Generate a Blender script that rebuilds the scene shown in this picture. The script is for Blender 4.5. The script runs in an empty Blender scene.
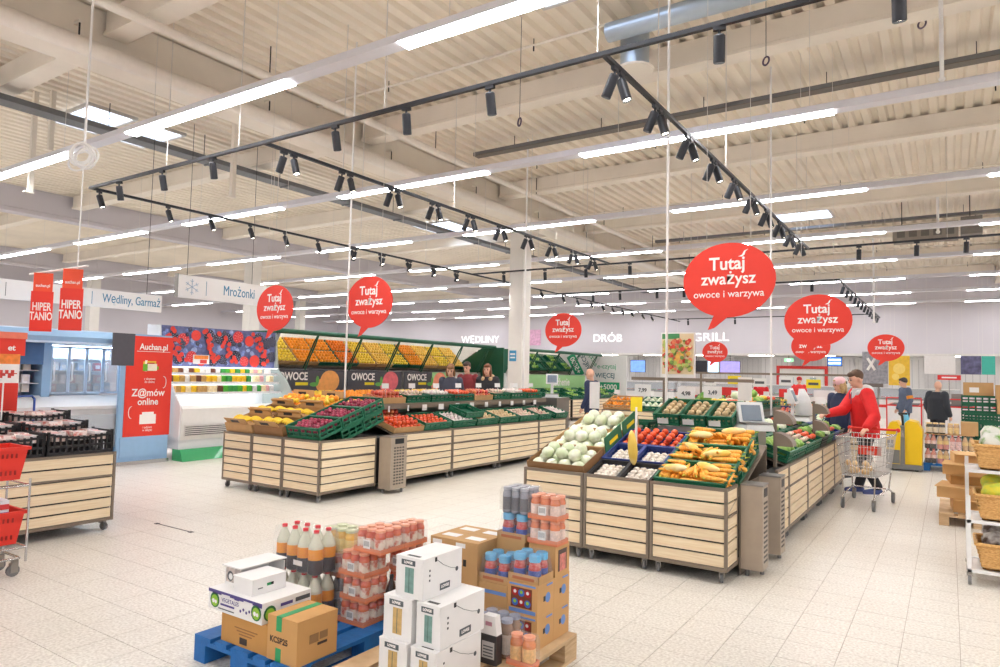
import bpy, bmesh, math, random
from mathutils import Vector, Matrix
random.seed(7)
SC = bpy.context.scene
COL = SC.collection
PI = math.pi

# ------------------------------------------------------------------ camera
F_PX, YAW, PITCH, ROLL, EYE = 680.1, math.radians(-33.455), math.radians(3.2926), math.radians(1.2534), 1.65
cf = Vector((math.sin(YAW) * math.cos(PITCH), math.cos(YAW) * math.cos(PITCH), math.sin(PITCH)))
cr0 = Vector((math.cos(YAW), -math.sin(YAW), 0)); cu0 = cr0.cross(cf)
cr = cr0 * math.cos(ROLL) + cu0 * math.sin(ROLL)
cu = cu0 * math.cos(ROLL) - cr0 * math.sin(ROLL)
cam_d = bpy.data.cameras.new('camera'); cam = bpy.data.objects.new('camera', cam_d); COL.objects.link(cam)
cam_d.sensor_width = 36.0; cam_d.lens = F_PX * 36.0 / 1000.0; cam_d.clip_start = 0.05; cam_d.clip_end = 200
m = Matrix((cr, cu, -cf)).transposed().to_4x4(); m.translation = (0, 0, EYE); cam.matrix_world = m
SC.camera = cam

# ------------------------------------------------------------------ world and exposure
W = bpy.data.worlds.new('world'); SC.world = W; W.use_nodes = True
W.node_tree.nodes['Background'].inputs[0].default_value = (0.75, 0.85, 1.0, 1); W.node_tree.nodes['Background'].inputs[1].default_value = 0.6
SC.view_settings.view_transform = 'Standard'; SC.view_settings.look = 'None'
SC.view_settings.gamma = 1.0; SC.view_settings.use_curve_mapping = False
SC.view_settings.exposure = 0.37
LAMP_E = 21.0      # brightness of the luminaire diffusers
SPOT_W = 38.0      # watts of a track spotlight

# ------------------------------------------------------------------ materials
def lin(c):
    c = c / 255.0
    return c / 12.92 if c <= 0.04045 else ((c + 0.055) / 1.055) ** 2.4
MATS = {}
def mat(name, rgb, rough=0.5, metal=0.0, var=0.06, scale=12.0, bump=0.0, bscale=60.0, emit=0.0, alpha=1.0, trans=0.0, coat=0.0, spec=0.5):
    if name in MATS: return MATS[name]
    M = bpy.data.materials.new(name); M.use_nodes = True
    nt = M.node_tree; b = nt.nodes['Principled BSDF']
    col = (lin(rgb[0]), lin(rgb[1]), lin(rgb[2]), 1)
    b.inputs['Base Color'].default_value = col
    b.inputs['Roughness'].default_value = rough; b.inputs['Metallic'].default_value = metal
    b.inputs['Specular IOR Level'].default_value = spec
    if coat: b.inputs['Coat Weight'].default_value = coat
    if alpha < 1: b.inputs['Alpha'].default_value = alpha
    if trans: b.inputs['Transmission Weight'].default_value = trans
    if emit:
        b.inputs['Emission Color'].default_value = col; b.inputs['Emission Strength'].default_value = emit
    tc = nt.nodes.new('ShaderNodeTexCoord')
    if var > 0:
        n = nt.nodes.new('ShaderNodeTexNoise'); n.inputs['Scale'].default_value = scale; n.inputs['Detail'].default_value = 3
        nt.links.new(tc.outputs['Object'], n.inputs['Vector'])
        mr = nt.nodes.new('ShaderNodeMapRange'); mr.inputs[1].default_value = 0.25; mr.inputs[2].default_value = 0.75
        mr.inputs[3].default_value = 1 - var; mr.inputs[4].default_value = 1 + var
        nt.links.new(n.outputs['Fac'], mr.inputs[0])
        mx = nt.nodes.new('ShaderNodeMix'); mx.data_type = 'RGBA'; mx.blend_type = 'MULTIPLY'; mx.inputs[0].default_value = 1
        mx.inputs[6].default_value = col
        cmb = nt.nodes.new('ShaderNodeCombineColor')
        for i in range(3): nt.links.new(mr.outputs[0], cmb.inputs[i])
        nt.links.new(cmb.outputs[0], mx.inputs[7]); nt.links.new(mx.outputs[2], b.inputs['Base Color'])
    if bump > 0:
        n2 = nt.nodes.new('ShaderNodeTexNoise'); n2.inputs['Scale'].default_value = bscale
        nt.links.new(tc.outputs['Object'], n2.inputs['Vector'])
        bp = nt.nodes.new('ShaderNodeBump'); bp.inputs['Strength'].default_value = bump; bp.inputs['Distance'].default_value = 0.01
        nt.links.new(n2.outputs['Fac'], bp.inputs['Height']); nt.links.new(bp.outputs[0], b.inputs['Normal'])
    MATS[name] = M
    return M
def speckle(name, rgb, rgb2, scale, rough=0.4, lo=0.45, hi=0.6, stretch=(1, 1, 1), kind='noise', rnd=0.0, coat=0.0):
    """two-tone material: noise / voronoi / wave pattern in object space, optional per-object brightness"""
    if name in MATS: return MATS[name]
    M = bpy.data.materials.new(name); M.use_nodes = True
    nt = M.node_tree; b = nt.nodes['Principled BSDF']; b.inputs['Roughness'].default_value = rough
    if coat: b.inputs['Coat Weight'].default_value = coat
    tc = nt.nodes.new('ShaderNodeTexCoord'); mp = nt.nodes.new('ShaderNodeMapping'); mp.inputs['Scale'].default_value = stretch
    nt.links.new(tc.outputs['Object'], mp.inputs[0])
    oi = nt.nodes.new('ShaderNodeObjectInfo')
    if rnd:
        vm = nt.nodes.new('ShaderNodeVectorMath'); vm.operation = 'MULTIPLY_ADD'
        cx = nt.nodes.new('ShaderNodeCombineXYZ')
        for i in range(3): nt.links.new(oi.outputs['Random'], cx.inputs[i])
        nt.links.new(cx.outputs[0], vm.inputs[0]); vm.inputs[1].default_value = (37, 53, 71); nt.links.new(mp.outputs[0], vm.inputs[2])
        src = vm.outputs[0]
    else: src = mp.outputs[0]
    if kind == 'noise':
        n = nt.nodes.new('ShaderNodeTexNoise'); n.inputs['Scale'].default_value = scale; n.inputs['Detail'].default_value = 4; o = n.outputs['Fac']
    else:
        n = nt.nodes.new('ShaderNodeTexVoronoi'); n.inputs['Scale'].default_value = scale; o = n.outputs['Distance']
    nt.links.new(src, n.inputs['Vector'])
    r = nt.nodes.new('ShaderNodeValToRGB'); r.color_ramp.elements[0].position = lo; r.color_ramp.elements[1].position = hi
    r.color_ramp.elements[0].color = (*[lin(v) for v in rgb], 1); r.color_ramp.elements[1].color = (*[lin(v) for v in rgb2], 1)
    nt.links.new(o, r.inputs[0])
    out = r.outputs[0]
    if rnd:
        hs = nt.nodes.new('ShaderNodeHueSaturation'); mr = nt.nodes.new('ShaderNodeMapRange')
        mr.inputs[3].default_value = 1 - rnd; mr.inputs[4].default_value = 1 + rnd
        nt.links.new(oi.outputs['Random'], mr.inputs[0]); nt.links.new(mr.outputs[0], hs.inputs['Value']); nt.links.new(out, hs.inputs['Color'])
        out = hs.outputs[0]
    nt.links.new(out, b.inputs['Base Color'])
    MATS[name] = M
    return M

# ------------------------------------------------------------------ mesh helpers
class MB:
    def __init__(s): s.v = []; s.f = []; s.m = []; s.mats = []; s.sm = []
    def mi(s, mt):
        if mt not in s.mats: s.mats.append(mt)
        return s.mats.index(mt)
    def add(s, vs, fs, mt=None, smooth=False):
        o = len(s.v); s.v += [tuple(v) for v in vs]; i = s.mi(mt)
        for f in fs: s.f.append([o + k for k in f]); s.m.append(i); s.sm.append(smooth)
        return s
    def box(s, x0, x1, y0, y1, z0, z1, mt=None, rot=None, c=None):
        vs = [Vector((x, y, z)) for z in (z0, z1) for y in (y0, y1) for x in (x0, x1)]
        if rot is not None:
            ce = Vector(c) if c is not None else Vector(((x0 + x1) / 2, (y0 + y1) / 2, (z0 + z1) / 2))
            vs = [ce + rot @ (v - ce) for v in vs]
        return s.add(vs, [(0, 2, 3, 1), (4, 5, 7, 6), (0, 1, 5, 4), (2, 6, 7, 3), (0, 4, 6, 2), (1, 3, 7, 5)], mt)
    def tube(s, p0, p1, r0, mt=None, n=8, r1=None, cap=True, smooth=True):
        p0, p1 = Vector(p0), Vector(p1); r1 = r0 if r1 is None else r1
        d = (p1 - p0).normalized(); a = d.orthogonal().normalized(); b = d.cross(a)
        vs = [p + (a * math.cos(2 * PI * k / n) + b * math.sin(2 * PI * k / n)) * r for p, r in ((p0, r0), (p1, r1)) for k in range(n)]
        s.add(vs, [(k, (k + 1) % n, n + (k + 1) % n, n + k) for k in range(n)], mt, smooth)
        if cap: s.add(vs, [tuple(range(n - 1, -1, -1)), tuple(range(n, 2 * n))], mt)
        return s
    def path(s, pts, r, mt=None, n=6):
        for a, b in zip(pts, pts[1:]): s.tube(a, b, r, mt, n)
        return s
    def lathe(s, prof, mt=None, n=12, c=(0, 0, 0), smooth=True, mts=None):
        c = Vector(c); k = len(prof)
        vs = [c + Vector((r * math.cos(2 * PI * j / n), r * math.sin(2 * PI * j / n), z)) for r, z in prof for j in range(n)]
        for i in range(k - 1):
            o = i * n
            s.add(vs[o:o + 2 * n], [(j, (j + 1) % n, n + (j + 1) % n, n + j) for j in range(n)], (mts[i] if mts else mt), smooth)
        s.add(vs[:n], [tuple(range(n - 1, -1, -1))], mts[0] if mts else mt); s.add(vs[-n:], [tuple(range(n))], mts[-1] if mts else mt)
        return s
    def prism(s, poly, d, axis='y', o=0.0, mt=None, smooth=False):
        """poly: 2D points (ccw) extruded by d from o along an axis; y: (x,z), x: (y,z), z: (x,y)"""
        n = len(poly)
        def P(a, b, t): return {'y': (a, t, b), 'x': (t, a, b), 'z': (a, b, t)}[axis]
        vs = [P(a, b, o) for a, b in poly] + [P(a, b, o + d) for a, b in poly]
        s.add(vs, [tuple(range(n)), tuple(range(2 * n - 1, n - 1, -1))], mt)
        return s.add(vs, [((i + 1) % n, i, n + i, n + (i + 1) % n) for i in range(n)], mt, smooth)
    def ball(s, c, r, mt=None, n=8, k=6, sq=(1, 1, 1), jit=0.0):
        c = Vector(c); vs = []
        for i in range(1, k):
            th = PI * i / k
            for j in range(n):
                ph = 2 * PI * j / n; q = 1 + random.uniform(-jit, jit)
                vs.append(c + Vector((r * sq[0] * q * math.sin(th) * math.cos(ph), r * sq[1] * q * math.sin(th) * math.sin(ph), r * sq[2] * q * math.cos(th))))
        vs += [c + Vector((0, 0, r * sq[2])), c - Vector((0, 0, r * sq[2]))]; T = len(vs) - 2; Bt = T + 1
        fs = [(i * n + j, (i + 1) * n + j, (i + 1) * n + (j + 1) % n, i * n + (j + 1) % n) for i in range(k - 2) for j in range(n)]
        fs += [(T, j, (j + 1) % n) for j in range(n)] + [(Bt, (k - 2) * n + (j + 1) % n, (k - 2) * n + j) for j in range(n)]
        return s.add(vs, fs, mt, True)
    def mesh(s, name):
        me = bpy.data.meshes.new(name); me.from_pydata(s.v, [], s.f)
        for x in s.mats:
            if x: me.materials.append(x)
        me.polygons.foreach_set('material_index', s.m); me.polygons.foreach_set('use_smooth', s.sm)
        bm = bmesh.new(); bm.from_mesh(me); bmesh.ops.recalc_face_normals(bm, faces=bm.faces); bm.to_mesh(me); bm.free()
        me.update(); return me
    def build(s, name, parent=None, loc=(0, 0, 0), rz=0.0, label=None):
        o = bpy.data.objects.new(name, s.mesh(name)); COL.objects.link(o); o.parent = parent
        o.location = loc; o.rotation_euler = (0, 0, rz)
        if label: o['label'] = label
        return o
def tag(o, label, cat, group=None):
    o['label'] = label; o['category'] = cat
    if group: o['group'] = group
    return o
def thing(name, label, cat, loc=(0, 0, 0), rz=0.0, group=None):
    o = bpy.data.objects.new(name, None); COL.objects.link(o); o.location = loc; o.rotation_euler = (0, 0, rz); o.empty_display_size = 0.1
    return tag(o, label, cat, group)
def struct(o): o['kind'] = 'structure'; return o
KIDS = {}
def inst(name, me, parent=None, loc=(0, 0, 0), rot=(0, 0, 0), sc=None):
    o = bpy.data.objects.new(name, me); COL.objects.link(o); o.parent = parent; o.location = loc; o.rotation_euler = rot
    if sc: o.scale = sc if not isinstance(sc, (int, float)) else (sc, sc, sc)
    return o
def kids(o):
    return [c for c in COL.objects if c.parent == o]
def dup(root, loc, rz=0.0, label=None, tree=None, rot=None):
    """copy a thing with its parts and sub-parts; tree = [(part, [sub-parts])]"""
    r = root.copy(); COL.objects.link(r); r.location = loc; r.rotation_euler = rot if rot is not None else (0, 0, rz)
    if label: r['label'] = label
    for p, subs in tree:
        c = p.copy(); COL.objects.link(c); c.parent = r
        for q in subs:
            d = q.copy(); COL.objects.link(d); d.parent = c
    return r
def tree_of(root):
    allc = list(COL.objects); return [(p, [q for q in allc if q.parent == p]) for p in allc if p.parent == root]
ORD = ['first', 'second', 'third', 'fourth', 'fifth', 'sixth', 'seventh', 'eighth', 'ninth', 'tenth', 'eleventh', 'twelfth', 'thirteenth', 'fourteenth', 'fifteenth', 'sixteenth', 'seventeenth', 'eighteenth', 'nineteenth', 'twentieth', 'twenty-first', 'twenty-second']
def text(name, body, size, mt, parent, loc, rot, bold=0.0, align='CENTER', ext=0.002, sx=1.0, spacing=1.0):
    """flat lettering as a mesh; rot = 3x3 whose columns are the text's right / up / outward directions"""
    cu_ = bpy.data.curves.new(name, 'FONT'); cu_.body = body; cu_.size = size; cu_.align_x = align; cu_.align_y = 'CENTER'
    cu_.extrude = ext; cu_.offset = bold; cu_.resolution_u = 3; cu_.space_character = spacing; cu_.space_line = 0.85
    tmp = bpy.data.objects.new(name, cu_); COL.objects.link(tmp)
    me = bpy.data.meshes.new_from_object(tmp)
    bpy.data.objects.remove(tmp); bpy.data.curves.remove(cu_)
    me.name = name; me.materials.clear(); me.materials.append(mt)
    o = bpy.data.objects.new(name, me); COL.objects.link(o); o.parent = parent
    M4 = Matrix([[rot[0][i], rot[1][i], rot[2][i]] for i in range(3)]).to_4x4()
    M4 = Matrix.Translation(loc) @ M4 @ Matrix.Diagonal((sx, 1, 1, 1))
    o.matrix_local = M4
    return o
X_, Y_, Z_ = Vector((1, 0, 0)), Vector((0, 1, 0)), Vector((0, 0, 1))
FACE_S = (X_, Z_, -Y_)       # lettering read from the south (camera side), running east
FACE_E = (Y_, Z_, X_)        # on a surface that faces east (+x), running north

# ------------------------------------------------------------------ common materials
WHITE = mat('white_paint', (232, 230, 228), 0.6, var=0.03)
GREYM = mat('grey_steel', (150, 146, 140), 0.4, 0.6, var=0.05)
TAUPE = mat('taupe_powder_coat', (134, 121, 107), 0.45, 0.25, var=0.05)
DARK = mat('dark_steel', (48, 48, 50), 0.5, 0.3)
BLACK = mat('black_plastic', (30, 31, 34), 0.45)
CHROME = mat('chrome', (200, 200, 202), 0.22, 0.95, var=0.02)
RED = mat('red_plastic', (226, 52, 38), 0.45, var=0.03)
SIGNRED = mat('sign_red', (235, 60, 44), 0.5, var=0.02)
SIGNWHITE = mat('sign_white', (250, 246, 242), 0.5, var=0.01)
PAPER = mat('white_paper', (240, 238, 236), 0.7, var=0.03)
RUBBER = mat('grey_rubber', (120, 120, 122), 0.6)
YELLOW = mat('yellow_card', (246, 222, 40), 0.6, var=0.03)

# ================================================================== SETTING
WX0, WX1, WY0, WY1, WYR = -38.0, 16.0, -13.0, 35.6, 39.0
CREAM = mat('cream_concrete', (240, 231, 218), 0.75, var=0.06, scale=1.5)
DECKM = mat('cream_deck_sheet', (240, 229, 212), 0.55, var=0.08, scale=0.8)
PINKW = mat('pale_lilac_wall', (208, 203, 209), 0.8, var=0.03, scale=0.6)

# floor: grout bed, tiles as pieces
GROUT = mat('floor_grout', (172, 158, 146), 0.8)
def tile_material():
    M = bpy.data.materials.new('floor_tile'); M.use_nodes = True; nt = M.node_tree; b = nt.nodes['Principled BSDF']
    b.inputs['Roughness'].default_value = 0.34; b.inputs['Specular IOR Level'].default_value = 0.4
    g = nt.nodes.new('ShaderNodeNewGeometry')
    n = nt.nodes.new('ShaderNodeTexNoise'); n.inputs['Scale'].default_value = 55; n.inputs['Detail'].default_value = 4
    n2 = nt.nodes.new('ShaderNodeTexNoise'); n2.inputs['Scale'].default_value = 0.55; n2.inputs['Detail'].default_value = 5
    nt.links.new(g.outputs['Position'], n.inputs['Vector']); nt.links.new(g.outputs['Position'], n2.inputs['Vector'])
    r = nt.nodes.new('ShaderNodeValToRGB'); e = r.color_ramp.elements
    e[0].position = 0.36; e[0].color = (lin(212), lin(206), lin(196), 1); e[1].position = 0.62; e[1].color = (lin(239), lin(236), lin(228), 1)
    nt.links.new(n.outputs['Fac'], r.inputs[0])
    r2 = nt.nodes.new('ShaderNodeValToRGB'); e = r2.color_ramp.elements
    e[0].position = 0.3; e[0].color = (0.88, 0.86, 0.84, 1); e[1].position = 0.62; e[1].color = (1, 1, 1, 1)
    nt.links.new(n2.outputs['Fac'], r2.inputs[0])
    mx = nt.nodes.new('ShaderNodeMix'); mx.data_type = 'RGBA'; mx.blend_type = 'MULTIPLY'; mx.inputs[0].default_value = 1
    nt.links.new(r.outputs[0], mx.inputs[6]); nt.links.new(r2.outputs[0], mx.inputs[7]); nt.links.new(mx.outputs[2], b.inputs['Base Color'])
    return M
TILE = tile_material()
fl = MB().box(WX0, WX1, WY0, WYR, -0.2, -0.004, GROUT).build('floor'); struct(fl)
TS, TX0, TY0 = 0.3065, 0.035, 0.10
def at(px, py, depth):
    return Vector((0, 0, EYE)) + (cf + cr * ((px - 500) / F_PX) - cu * ((py - 333.5) / F_PX)) * depth
def proj(p):
    d = Vector(p) - Vector((0, 0, EYE)); w = d.dot(cf)
    if w < 0.1: return None
    return 500 + F_PX * d.dot(cr) / w, 333.5 - F_PX * d.dot(cu) / w, w
near = []
for i in range(int((WX0 - TX0) / TS), int((WX1 - TX0) / TS)):
    for j in range(int((WY0 - TY0) / TS), int((WYR - TY0) / TS)):
        q = proj((TX0 + (i + .5) * TS, TY0 + (j + .5) * TS, 0))
        vis = q and -15 < q[0] < 1015 and q[1] < 682
        near.append((q[2] if vis else 1e3, i, j))
near.sort()
def in_goods(i, j):
    x, y = TX0 + (i + .5) * TS, TY0 + (j + .5) * TS
    return (-3.6 < x < -1.8 and 2.6 < y < 3.7) or (-8.3 < x < -6.6 and y > 6.0) or (-3.4 < x < -1.6 and y > 5.9) or (x < -7.2 and y < 3.5)
pick = [t for t in near if t[0] < 1e3 and not in_goods(t[1], t[2])][:300]; ps = set((t[1], t[2]) for t in pick)
g = 0.0016; tm = MB().box(g, TS - g, g, TS - g, -0.02, 0, TILE).mesh('tile')
for t in pick: inst('tile', tm, fl, (TX0 + t[1] * TS, TY0 + t[2] * TS, random.uniform(-0.0006, 0)))
rest = MB()
vv, ff = [], []
for t in near:
    if (t[1], t[2]) in ps: continue
    x, y = TX0 + t[1] * TS, TY0 + t[2] * TS; o = len(vv)
    vv += [(x + g, y + g, 0), (x + TS - g, y + g, 0), (x + TS - g, y + TS - g, 0), (x + g, y + TS - g, 0)]; ff.append((o, o + 1, o + 2, o + 3))
me = bpy.data.meshes.new('tile_field'); me.from_pydata(vv, [], ff); me.materials.append(TILE)
o = inst('tile_field', me, fl); o['kind'] = 'stuff'

# ceiling: corrugated deck, joists, main beams
ZD = 6.66
cvs, cfs = [], []
pitch = 0.27; prof = [(0, 0), (.08, 0), (.115, .065), (.2, .065), (.235, 0)]
xs = []
x = WX0
while x < WX1:
    for a, b in prof: xs.append((x + a, ZD + b))
    x += pitch
YS = [WY0, 5, 12, 20, 28, WY1]
for y in YS: cvs += [(a, y, b) for a, b in xs]
n = len(xs)
for k in range(len(YS) - 1): cfs += [(k * n + i, k * n + i + 1, (k + 1) * n + i + 1, (k + 1) * n + i) for i in range(n - 1)]
me = bpy.data.meshes.new('ceiling'); me.from_pydata(cvs, [], cfs); me.materials.append(DECKM)
ceil = inst('ceiling', me); struct(ceil)
MB().box(WX0, WX1, WY0, WY1, ZD + 0.12, ZD + 0.2, DECKM).build('roof_slab', ceil)
jp = [(-.16, 0), (.16, 0), (.16, .05), (.13, .07), (.13, .38), (-.13, .38), (-.13, .07), (-.16, .05)]
MAINX = [-34.25, -22.2, -10.15, 1.9]
bays = [(-34.0, -22.45), (-21.95, -10.4), (-9.9, 1.65), (2.15, WX1)]
for k in range(-2, 7):
    yj = 4.82 + 5.06 * k
    for b0, b1 in bays:
        struct(MB().prism([(a, b) for a, b in jp], b1 - b0, 'x', 0, CREAM).build('roof_joist', loc=(b0, yj, 6.28)))
for xm in MAINX:
    prof = [(-.22, 0), (.22, 0), (.22, .1), (.18, .13), (.18, .75), (-.18, .75), (-.18, .13), (-.22, .1)]
    struct(MB().prism(prof, WY1 - WY0, 'y', WY0, PINKW if xm < -20 else CREAM).build('roof_beam', loc=(xm, 0, 5.9)))
COLM = mat('cream_column', (232, 228, 222), 0.7, var=0.04, scale=2)
for xm in MAINX[:3]:
    for y in (-8.65, 3.85, 16.35, 28.85):
        if (xm, y) in ((-10.15, 3.85), (-10.15, 28.85), (-22.2, 28.85)): continue
        c = MB().box(-.22, .22, -.22, .22, 0, 5.9, COLM)
        c.box(-.24, .24, -.24, .24, 0, .3, mat('column_guard', (214, 210, 204), 0.6))
        struct(c.build('column', loc=(xm, y, 0)))
# walls
struct(MB().box(WX0 - .2, WX0, WY0, WY1, 0, 6.75, PINKW).build('wall_left'))
struct(MB().box(WX1, WX1 + .2, WY0, WY1, 0, 6.75, PINKW).build('wall_right'))
struct(MB().box(WX0, WX1, WY0 - .2, WY0, 0, 6.75, PINKW).build('wall_front'))
wb = MB().box(WX0, WX1, WY1, WY1 + .25, 2.86, 6.75, PINKW).build('wall_back'); struct(wb)
RECW = mat('recess_white_tile', (226, 224, 226), 0.35, var=0.02)
struct(MB().box(WX0, WX1, WYR, WYR + .2, 0, 2.86, RECW).build('wall_recess'))
struct(MB().box(WX0, WX1, WY1 + .25, WYR, 2.86, 2.96, WHITE).build('ceiling_soffit'))
MB().box(WX0, WX1, WY1 - .03, WY1 - .002, 2.80, 2.9, mat('bulkhead_trim', (214, 210, 206), 0.5)).build('bulkhead_trim', wb)
LETTER = mat('letter_white_glow', (252, 251, 250), 0.5, var=0.0, emit=0.6)  # plain letters, faint glow added so they look brighter than the wall
for s, x0, x1 in (('WĘDLINY', -26.5, -23.55), ('DRÓB', -17.05, -15.3), ('GRILL', -11.3, -9.42)):
    t = text('wall_lettering', s, 0.62, LETTER, None, ((x0 + x1) / 2, WY1 - .05, 3.72), FACE_S, bold=0.0, ext=0.012)
    w = max(v.co.x for v in t.data.vertices) - min(v.co.x for v in t.data.vertices); t.matrix_basis = t.matrix_basis @ Matrix.Diagonal(((x1 - x0) / max(w, .1), 1, 1, 1))
    tag(t, 'raised white letters reading %s high on the back wall' % s, 'wall lettering')
# ================================================================== CEILING FITTINGS
DIFF = mat('lit_diffuser', (252, 252, 255), 0.4, var=0.0, emit=LAMP_E)
TRUNK = mat('luminaire_white', (230, 230, 238), 0.5, 0.1, var=0.02)
WIREM = mat('thin_wire', (224, 220, 214), 0.5, 0.1)
ZL = 5.0
rowlab = {0: 'nearest continuous ceiling light line, crossing the top left of the picture'}
for k in range(-4, 8):
    y = 5.13 + 4.11 * k
    lab = rowlab.get(k) or ('continuous white ceiling light line, %s row from the camera' % ORD[k] if k > 0 else 'continuous white ceiling light line, %s row behind the nearest visible one towards the camera' % ORD[-k - 1])
    r = thing('light_line', lab, 'ceiling light', (0, y, ZL), 0, 'ceiling light lines')
    t = MB().box(WX0 + .3, WX1 - .3, -.09, .09, .012, .09, TRUNK).box(WX0 + .3, WX1 - .3, -.05, .05, .09, .12, TRUNK)
    t.build('trunk', r)
    x = -4.67 - 5.26 * 6
    while x < WX1 - 3.6:
        MB().box(x, x + 3.5, -.085, .085, -.004, .011, DIFF).build('diffuser', r)
        x += 5.26
    x = -33.0
    while x < 15:
        MB().tube((x, 0, .12), (x, 0, ZD - ZL - .004), .004, WIREM, 4).build('suspension_wire', r); x += 2.63
# ---- spotlight tracks
TRACKM = mat('black_track', (44, 46, 52), 0.45, 0.3)
ZT = 4.5
def track(pts, lab):
    r = thing('spotlight_track', lab, 'lighting track', (0, 0, ZT), 0, 'spotlight tracks')
    for (xa, ya), (xb, yb) in zip(pts, pts[1:]):
        w = .022
        MB().box(min(xa, xb) - w, max(xa, xb) + w, min(ya, yb) - w, max(ya, yb) + w, -.02, .02, TRACKM).build('rail', r)
        L = math.hypot(xb - xa, yb - ya); n = max(1, int(L / 2.4))
        for i in range(n):
            f = (i + .5) / n
            if any(abs(xa + (xb - xa) * f - bx_) < .45 for bx_ in MAINX): f += .9 / max(L, 1)
            MB().tube((xa + (xb - xa) * f, ya + (yb - ya) * f, .02), (xa + (xb - xa) * f, ya + (yb - ya) * f, ZD - ZT - .004), .0065, WIREM, 4).build('suspension_rod', r)
track([(-11.6, 5.4), (9.0, 5.4)], 'black lighting track running across the top, nearest to the camera')
track([(-11.6, 5.445), (-11.6, 34.4)], 'black lighting track above the wall fridges, from the near left corner far back')
track([(-7.23, 5.445), (-7.23, 15.955)], 'black lighting track above the left produce island')
track([(-2.53, 5.445), (-2.53, 15.955)], 'black lighting track above the middle produce island, heading away from the camera')
track([(-11.555, 16.0), (9.0, 16.0)], 'black lighting track crossing behind the far ends of the island tracks')
track([(-11.555, 21.3), (-2.57, 21.3)], 'black lighting track crossing beyond the square column, shorter one')
track([(-2.57, 21.345), (-2.57, 34.9)], 'short-looking black lighting track packed with spots at the far right')
track([(-11.555, 33.0), (-2.615, 33.0)], 'farthest black lighting track close to the back wall')
SPOTB = mat('black_spot_body', (52, 54, 60), 0.4, 0.3)
LENS = mat('spot_lens', (255, 244, 226), 0.3, var=0, emit=9.0)
adapter = MB().box(-.05, .05, -.018, .018, -.055, -.02, SPOTB).mesh('adapter')
arm = MB().tube((0, 0, -.11), (0, 0, -.055), .012, SPOTB, 6).mesh('arm')
hb = MB().lathe([(.04, .0), (.047, -.01), (.047, -.215), (.043, -.22), (.040, -.2)], SPOTB, 10)
head_me = hb.mesh('lamp_head')
lens_me = MB().lathe([(.039, -.203), (.039, -.198)], LENS, 10).mesh('lens')
def spot(x, y, aim, tilt, lab, lamp=True):
    r = thing('track_spotlight', lab, 'spotlight', (x, y, ZT), aim, 'track spotlights')
    inst('adapter', adapter, r); inst('arm', arm, r)
    h = inst('lamp_head', head_me, r, (0, 0, -.09), (tilt, 0, 0))
    inst('lens', lens_me, h)
    if lamp:
        ld = SPOTDATA.get('d')
        if ld is None:
            ld = bpy.data.lights.new('spot_lamp', 'SPOT'); ld.energy = SPOT_W; ld.spot_size = math.radians(62); ld.spot_blend = 0.7; ld.shadow_soft_size = 0.035
            ld.color = (1.0, 0.965, 0.92); SPOTDATA['d'] = ld
        l = inst('spot_lamp', ld, h, (0, 0, -.23))
SPOTDATA = {}
def where(name, i): return 'black cylinder spotlight, %s along the %s' % (ORD[i], name)
for i, x in enumerate((-10.71, -9.52, -8.3, -5.93, -4.84, -3.75, -1.51, -0.26, 1.0, 2.3)):
    spot(x, 5.4, 0.0 if i % 2 else 0.3, .22, where('near cross track from the left', i))
for i in range(10):      # pairs over the middle island
    y = 5.65 + 1.03 * i
    spot(-2.53, y, PI / 2, .42, where('middle island track, facing the east aisle', i)); spot(-2.53, y + .14, -PI / 2, .30, where('middle island track, facing the west aisle', i))
for i in range(10):
    y = 5.72 + 1.02 * i
    spot(-7.23, y, PI / 2, .42, where('left island track, facing east', i)); spot(-7.23, y + .16, -PI / 2, .34, where('left island track, facing west', i))
for i, y in enumerate((5.54, 6.72, 7.56, 8.43, 9.28, 10.17)): spot(-11.6, y, -PI / 2 + .5, .35, where('wall fridge track', i))
for i, y in enumerate((11.19, 12.15, 13.15, 14.16, 15.18)):
    spot(-11.6, y, -PI / 2, .5, where('wall fridge track, wall side of a pair', i)); spot(-11.6, y + .13, PI / 2, .35, where('wall fridge track, aisle side of a pair', i))
for i, y in enumerate((20.03, 21.6, 22.73, 23.93, 24.95, 25.92, 26.95, 27.94, 29.23, 30.36)):
    spot(-11.6, y, -PI / 2, .5, where('far end of the wall track beyond the column', i), lamp=i % 2 == 0)
for i, x in enumerate((-10.49, -9.15, -7.92, -6.69, -1.55, -0.51, 0.32)): spot(x, 16.0, 0.2, .2, where('far cross track behind the islands', i))
for i, x in enumerate((-10.25, -9.25, -7.95, -7.05, -3.28)): spot(x, 21.3, 0.2, .2, where('cross track beyond the column', i))
for i, x in enumerate((-10.71, -8.45, -3.52)): spot(x, 33.0, 0.2, .3, where('farthest cross track', i), lamp=False)
for i in range(12): spot(-2.57, 22.3 + 1.06 * i, PI / 2, .3, where('packed far right track', i), lamp=i % 2 == 0)

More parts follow.
